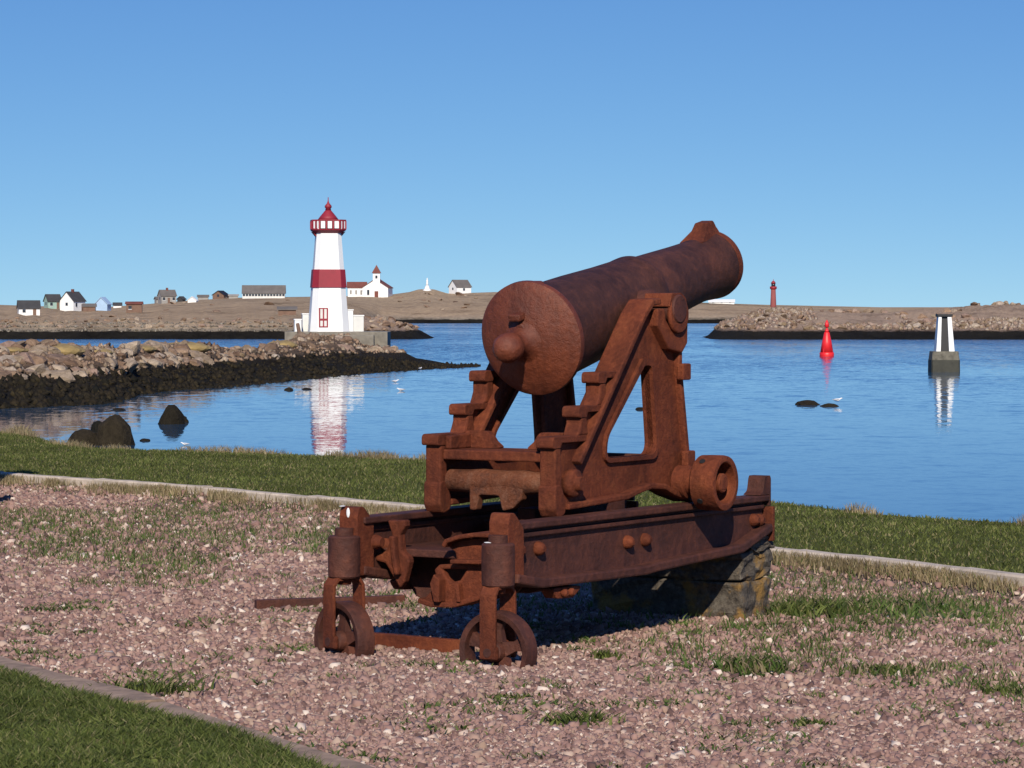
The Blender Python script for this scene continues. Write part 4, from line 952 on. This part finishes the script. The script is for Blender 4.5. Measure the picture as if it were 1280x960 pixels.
# neighbouring cannon further along the battery: only its shadow and a corner reach the picture
OFF = Vector((-5.72, 9.0, 0))
for src, lab in ((gun, 'rusty cannon just beyond the left edge, only a corner and its shadow seen'), (ped, 'stone pedestal of the neighbouring cannon at the far left edge')):
    c_ = copy_tree(src); c_.location = GO + OFF; c_['label'] = lab

# iron bars on the gravel
def bar(label, a_, c_, wd_, h_, mat=RU):
    a_ = Vector(a_); c_ = Vector(c_); L = (c_ - a_).length; o = empty('iron_bar', ((a_.x + c_.x) / 2, (a_.y + c_.y) / 2, 0), math.atan2(c_.y - a_.y, c_.x - a_.x)); tag(o, label, 'iron bar')
    bm = bmesh.new(); k = 8; rings = []
    for i in range(k + 1):
        x_ = -L / 2 + L * i / k; y_ = .012 * math.sin(i * .8)
        rings.append([bm.verts.new(p) for p in ((x_, y_ - wd_ / 2, -.03), (x_, y_ + wd_ / 2, -.03), (x_, y_ + wd_ / 2, h_), (x_, y_ - wd_ / 2, h_))])
    for q, e in zip(rings, rings[1:]):
        for i in range(4): bm.faces.new((q[i], q[(i + 1) % 4], e[(i + 1) % 4], e[i]))
    bm.faces.new(rings[0]); bm.faces.new(list(reversed(rings[-1]))); bmesh.ops.recalc_face_normals(bm, faces=bm.faces); bevel(obj('bar', bm, mat, o), .005); return o
bar('rusty flat iron bar lying on the gravel left of the cannon', (-1.40, 16.55, 0), (-.60, 16.85, 0), .05, .058, RD)
bar('rusty iron bar on the gravel between the two small wheels', (-.72, 14.86, 0), (-.20, 14.50, 0), .045, .062)

# ------------------------------------------------------------------ gulls
def gull(px, y, d, rz, label, flying=False, sc_=1.0):
    root = empty('gull', at(px, d, yz(y, d)), R(rz)); tag(root, label, 'gull', 'gulls'); root.scale = (sc_,) * 3
    bm = bmesh.new(); prof = [(-.26, .012, .10), (-.2, .035, .10), (-.1, .07, .09), (.02, .085, .085), (.1, .07, .10), (.15, .045, .135), (.19, .042, .165), (.235, .035, .17), (.26, .012, .165), (.30, .006, .158)]; rings = []
    for x_, r_, z_ in prof: rings.append([bm.verts.new((x_, r_ * math.cos(k * math.pi / 4), z_ + r_ * .9 * math.sin(k * math.pi / 4))) for k in range(8)])
    for q, e in zip(rings, rings[1:]):
        for i in range(8): bm.faces.new((q[i], q[(i + 1) % 8], e[(i + 1) % 8], e[i])).smooth = True
    bm.faces.new(rings[0]); bm.faces.new(list(reversed(rings[-1]))); bmesh.ops.recalc_face_normals(bm, faces=bm.faces); obj('body', bm, M['feather'], root)
    for s in (-1, 1):
        bm = bmesh.new()
        if flying: P = [(.10, .05, .13), (.14, .3, .26), (.05, .62, .30), (-.02, .34, .25), (-.08, .06, .12)]
        else: P = [(.08, .075, .11), (.02, .088, .13), (-.15, .06, .13), (-.3, .02, .12), (-.12, .075, .08)]
        v = [bm.verts.new((p[0], s * p[1], p[2])) for p in P]; v2 = [bm.verts.new((p[0], s * (p[1] + .012), p[2] - .012)) for p in P]
        bm.faces.new(v); bm.faces.new(list(reversed(v2)))
        for i in range(5): bm.faces.new((v[i], v[(i + 1) % 5], v2[(i + 1) % 5], v2[i]))
        bmesh.ops.recalc_face_normals(bm, faces=bm.faces); obj('wing', bm, M['feather' if flying else 'featherg'], root)
    return root
def gull_sea(px, y, rz, label, **k): return gull(px, y, 5 * FPX / (y - YH), rz, label, **k)
gull_sea(494, 478, 20, 'upper of two white gulls floating left of the carriage')
gull_sea(501, 489, 160, 'lower of two white gulls floating left of the carriage')
gull_sea(525, 462, 60, 'white gull floating near the dark tip of the jetty')
gull(652, 512, 190, 60, 'white gull flying low under the cannon breech', True, .8)
gull(1047, 502, 5 * FPX / (507 - YH), 15, 'gull standing on the low rock in front of the red buoy')
gull_sea(425, 466, 0, 'white gull at the water edge above the lighthouse reflection')
gull_sea(231, 557, 170, 'small white gull floating just beyond the lawn brink', sc_=.62)

# ------------------------------------------------------------------ gravel stones, grass and weeds
def in_view(x, y, mpx=40):
    px = 640 + x / y * FPX; return (px > -mpx) & (px < 1280 + mpx)
def weediness(x, y):
    q = qdist(x, y); a_ = fbm(x * .9 + 3, y * .55 + 5, 4); b_ = fbm(x * 3.1, y * 2.2 + 8, 3)
    base_ = np.interp(q, [0, .5, 1.4, 2.4, 3.4, 4.2, 6.5, 8], [.85, .72, .74, .62, .52, .24, .16, .30])
    g1 = np.exp(-(((x + 2.75) / .75) ** 2 + ((y - 21.3) / 1.7) ** 2)) * .5
    bare = np.exp(-(((x + 3.9) / .9) ** 2 + ((y - 25.5) / 1.1) ** 2)) * .4
    return np.clip((base_ + g1 - bare - (1 - a_)) * 3.2 + (b_ - .5) * 1.5 + .25, 0, 1)
# stones
N = 560000
Y = 10.4 + 20 * RNG.random(N) ** 1.5; X = (RNG.uniform(-60, 1340, N) - 640) / FPX * Y
keep = (qdist(X, Y) > .02) & (Y > ly(KN_T, X) + .03 + .05 * fbm(X * 5, Y * 5, 2)) & (X < 6)
keep &= RNG.random(N) > .62 * weediness(X, Y)
keep &= RNG.random(N) > .55 * np.clip((fbm(X * 1.7 + 40, Y * 1.1 + 3, 3) - .5) * 5, 0, 1)      # thin places where soil shows
X, Y = X[keep], Y[keep]; n_ = len(X)
# crushed chips: three base corners, three top corners, slightly twisted
a0 = RNG.uniform(0, 6.28, n_)[:, None] + np.arange(3)[None] * 2.094 + RNG.uniform(-.5, .5, (n_, 3)); a1 = a0 + 1.047 + RNG.uniform(-.5, .5, (n_, 3))
sz = np.clip(RNG.lognormal(math.log(.0069), .42, n_), .003, .024) * np.interp(Y, [11, 16, 22], [1, 1.15, 1.4])
r0 = sz[:, None] * RNG.uniform(.85, 1.35, (n_, 3)); r1 = sz[:, None] * RNG.uniform(.35, .95, (n_, 3))
st = RNG.uniform(1, 1.5, n_)[:, None]; zb = (gravel_z(X, Y) - .0115)[:, None]
bx_ = np.stack([X[:, None] + np.cos(a0) * r0 * st, Y[:, None] + np.sin(a0) * r0, zb + RNG.uniform(0, .3, (n_, 3)) * sz[:, None]], 2)
tx_ = np.stack([X[:, None] + np.cos(a1) * r1 * st, Y[:, None] + np.sin(a1) * r1, zb + RNG.uniform(.55, 1.45, (n_, 3)) * sz[:, None] * 1.1 + .003], 2)
Vv = np.concatenate([bx_, tx_], 1).reshape(-1, 3)
T8 = np.array([(0, 1, 3), (1, 4, 3), (1, 2, 4), (2, 5, 4), (2, 0, 5), (0, 3, 5), (3, 4, 5)])
Fv = (T8[None] + 6 * np.arange(n_)[:, None, None]).reshape(-1, 3)
tag(obj('gravel', npmesh('gravel', Vv, Fv, M['gravel'])), 'pinkish crushed stone gravel spread around the cannon', 'gravel', kind='stuff')

def blades(X, Y, Z, h, wd_, lean, seed):
    """three-point bent blades of grass, two faces each"""
    g = np.random.default_rng(seed); n = len(X); a_ = g.uniform(0, 6.28, n); l_ = lean * g.uniform(.3, 1.3, n) * h; b_ = g.uniform(0, 6.28, n)
    dx, dy = np.cos(a_) * wd_ / 2, np.sin(a_) * wd_ / 2; lx, ly_ = np.cos(b_) * l_, np.sin(b_) * l_
    p0 = np.stack([X - dx, Y - dy, Z], 1); p1 = np.stack([X + dx, Y + dy, Z], 1)
    p2 = np.stack([X + dx * .8 + lx * .35, Y + dy * .8 + ly_ * .35, Z + h * .6], 1); p3 = np.stack([X - dx * .8 + lx * .35, Y - dy * .8 + ly_ * .35, Z + h * .6], 1)
    p4 = np.stack([X + lx, Y + ly_, Z + h], 1)
    V = np.stack([p0, p1, p2, p3, p4], 1).reshape(-1, 3); k = 5 * np.arange(n)[:, None]
    F = np.concatenate([k + np.array([[0, 1, 2]]), k + np.array([[0, 2, 3]]), k + np.array([[3, 2, 4]])]); return V, F
# weeds and dry grass in the gravel
N = 260000
Y = RNG.uniform(10.4, 30, N); X = (RNG.uniform(-60, 1340, N) - 640) / FPX * Y
wd = weediness(X, Y); clump = fbm(X * 9, Y * 7, 2)
keep = (RNG.random(N) < np.clip(wd * (.2 + 2.2 * np.clip(clump - .42, 0, 1) * 2), 0, 1) * (Y / 24)) & (qdist(X, Y) > .04) & (Y > ly(KN_T, X) + .05)
gl = ((X - GO.x) * math.sin(GA) + (Y - GO.y) * math.cos(GA)); gv = (X - GO.x) * math.cos(GA) - (Y - GO.y) * math.sin(GA)
keep &= ~((gl > 2.35) & (gl < 2.76) & (np.abs(gv) < .48))
keep &= ~((gl > .4) & (gl < 2.4) & (np.abs(gv) < .5) & (RNG.random(N) < .8))
X, Y, wd = X[keep], Y[keep], wd[keep]; n_ = len(X)
h = RNG.uniform(.010, .042, n_) * (.6 + .8 * wd); V_, F_ = blades(X, Y, gravel_z(X, Y) - .005, h, RNG.uniform(.004, .010, n_), .9, 5)
cy = RNG.uniform(10.6, 17, 150); cx = (RNG.uniform(0, 1280, 150) - 640) / FPX * cy; cr_ = RNG.uniform(.02, .10, 150); k_ = (cr_ * 900).astype(int) + 8
ci = np.repeat(np.arange(150), k_); X3 = cx[ci] + RNG.normal(0, 1, len(ci)) * cr_[ci] * 1.3; Y3 = cy[ci] + RNG.normal(0, 1, len(ci)) * cr_[ci]
ok = (Y3 > ly(KN_T, X3) + .06); X3, Y3 = X3[ok], Y3[ok]
B3 = blades(X3, Y3, gravel_z(X3, Y3) - .004, RNG.uniform(.012, .034, len(X3)), RNG.uniform(.006, .014, len(X3)), 1.6, 15)
F_ = np.concatenate([F_, B3[1] + len(V_)]); V_ = np.concatenate([V_, B3[0]])
tag(obj('gravel_weeds', npmesh('gravel_weeds', V_, F_, M['weed'])), 'low green and straw coloured weeds growing through the gravel', 'weeds', kind='stuff')
# far lawn
N = 420000
Y = RNG.uniform(16.5, 42, N); X = (RNG.uniform(-40, 1320, N) - 640) / FPX * Y
keep = (Y > ly(KF, X) + .16) & (Y < ly(BANK, X) + .25) & (RNG.random(N) < Y / 42 * 1.1)
X, Y = X[keep], Y[keep]; n_ = len(X)
h = RNG.uniform(.014, .038, n_); V_, F_ = blades(X, Y, lawn_z(X, Y) - .006, h, RNG.uniform(.006, .012, n_), .8, 6)
tag(obj('lawn_grass', npmesh('lawn_grass', V_, F_, M['lawn'])), 'short mown grass on the strip between kerb and water', 'grass', kind='stuff')
# tall straw grass on the brink and along the kerb face
N = 26000
X = RNG.uniform(-7.5, 5, N); Y = ly(BANK, X) + RNG.normal(.05, .22, N); f = fbm(X * 2.3, Y * 1.0, 3)
keep = (RNG.random(N) < np.clip((f - .50) * 5, 0, 1)) & in_view(X, Y); X, Y, f = X[keep], Y[keep], f[keep]
h = RNG.uniform(.03, .075, len(X)) * (.5 + 1.3 * np.clip(f - .4, 0, 1) * 2.5)
h = h * np.where(X < -5.6, 1.3, 1); A1 = blades(X, Y, lawn_z(X, Y) - .01, h, RNG.uniform(.005, .009, len(X)), .6, 8)
N = 26000
t = RNG.uniform(0, 1, N); X2 = RNG.uniform(-5.2, 3.4, N); Y2 = ly(KF, X2) - np.abs(RNG.normal(0, .10, N)) - .02
f = fbm(X2 * 3, Y2 * 2, 3); keep = (RNG.random(N) < np.clip((f - .35) * 3, .08, 1)) & in_view(X2, Y2); X2, Y2 = X2[keep], Y2[keep]
A2 = blades(X2, Y2, gravel_z(X2, Y2), RNG.uniform(.02, .075, len(X2)), RNG.uniform(.005, .009, len(X2)), .5, 9)
tag(obj('dry_grass', npmesh('dry_grass', np.concatenate([A1[0], A2[0]]), np.concatenate([A1[1], A2[1] + len(A1[0])]), M['dead'])), 'straw coloured dry grass along the brink and the kerb', 'grass', kind='stuff')
# near lawn: longer and leafier
N = 170000
Y = RNG.uniform(10.3, 14.2, N); X = RNG.uniform(-2.7, -.4, N)
keep = (Y < ly(KN_B, X) + RNG.normal(0, .03, N)) & in_view(X, Y, 60); X, Y = X[keep], Y[keep]; n_ = len(X)
f = fbm(X * 4, Y * 3, 3); h = RNG.uniform(.018, .05, n_) * (.5 + f)
V_, F_ = blades(X, Y, np.full(n_, .03), h, RNG.uniform(.004, .009, n_), 1.0, 10)
N = 16000
Y = RNG.uniform(10.3, 14.2, N); X = RNG.uniform(-2.7, -.4, N); keep = (Y < ly(KN_B, X)) & in_view(X, Y, 60) & (fbm(X * 3 + 5, Y * 2, 3) > .45); X, Y = X[keep], Y[keep]
B = blades(X, Y, np.full(len(X), .045), RNG.uniform(.012, .025, len(X)), RNG.uniform(.014, .024, len(X)), 2.2, 12)
tag(obj('near_grass', npmesh('near_grass', np.concatenate([V_, B[0]]), np.concatenate([F_, B[1] + len(V_)]), M['lawn2'])), 'fresh green clover and grass in the bottom left corner', 'grass', kind='stuff')
# single weed tufts that stand out on the gravel
def tuft(x, y, r_, hh, n, label, mat='lawn2'):
    g = np.random.default_rng(int(abs(x) * 1000 + y * 10)); X = g.normal(0, r_ * .5, n) * 1.3; Y = g.normal(0, r_ * .5, n)
    V_, F_ = blades(X, Y, np.zeros(n), g.uniform(.35, 1, n) * hh, g.uniform(.006, .016, n), 1.1, 3)
    ang = np.arange(10) * .6283; ring = np.stack([np.cos(ang) * r_ * 1.5, np.sin(ang) * r_ * 1.15, np.full(10, -.004)], 1); kk = len(V_)
    F_ = np.concatenate([F_, [(kk + 10, kk + q, kk + (q + 1) % 10) for q in range(10)]]); V_ = np.concatenate([V_, ring, [(0, 0, .008)]])
    o = obj('weed_tuft', npmesh('weed_tuft', V_, F_, M[mat])); o.location = (x, y, 0); tag(o, label, 'weed', 'weed tufts on the gravel'); return o
tuft(.27, 12.02, .10, .06, 240, 'bright green weed tuft on foreground gravel below the pedestal')
tuft(.0, 12.76, .09, .035, 150, 'flat green weed patch on gravel right of the near wheel')
tuft(1.09, 13.80, .13, .09, 420, 'large olive weed tuft on gravel right of the pedestal', 'weed')
tuft(1.70, 13.75, .11, .04, 200, 'small green weed clump between olive tuft and right edge')
tuft(2.085, 12.95, .07, .05, 160, 'bright green weed tuft near the right edge of the gravel')
tuft(1.17, 12.02, .06, .03, 90, 'small green weed sprig on the lower right gravel')
tuft(-1.53, 12.98, .17, .07, 420, 'green grass clump beside the near path kerb at left')
tuft(.44, 14.3, .06, .05, 120, 'bright green sprig at the edge of the cannon shadow')
tuft(2.0, 16.6, .45, .07, 900, 'broad green grass clump right of the pedestal below the kerb', 'weed')
tuft(1.55, 16.35, .22, .09, 600, 'dark green grass clump touching the right of the stone pedestal')
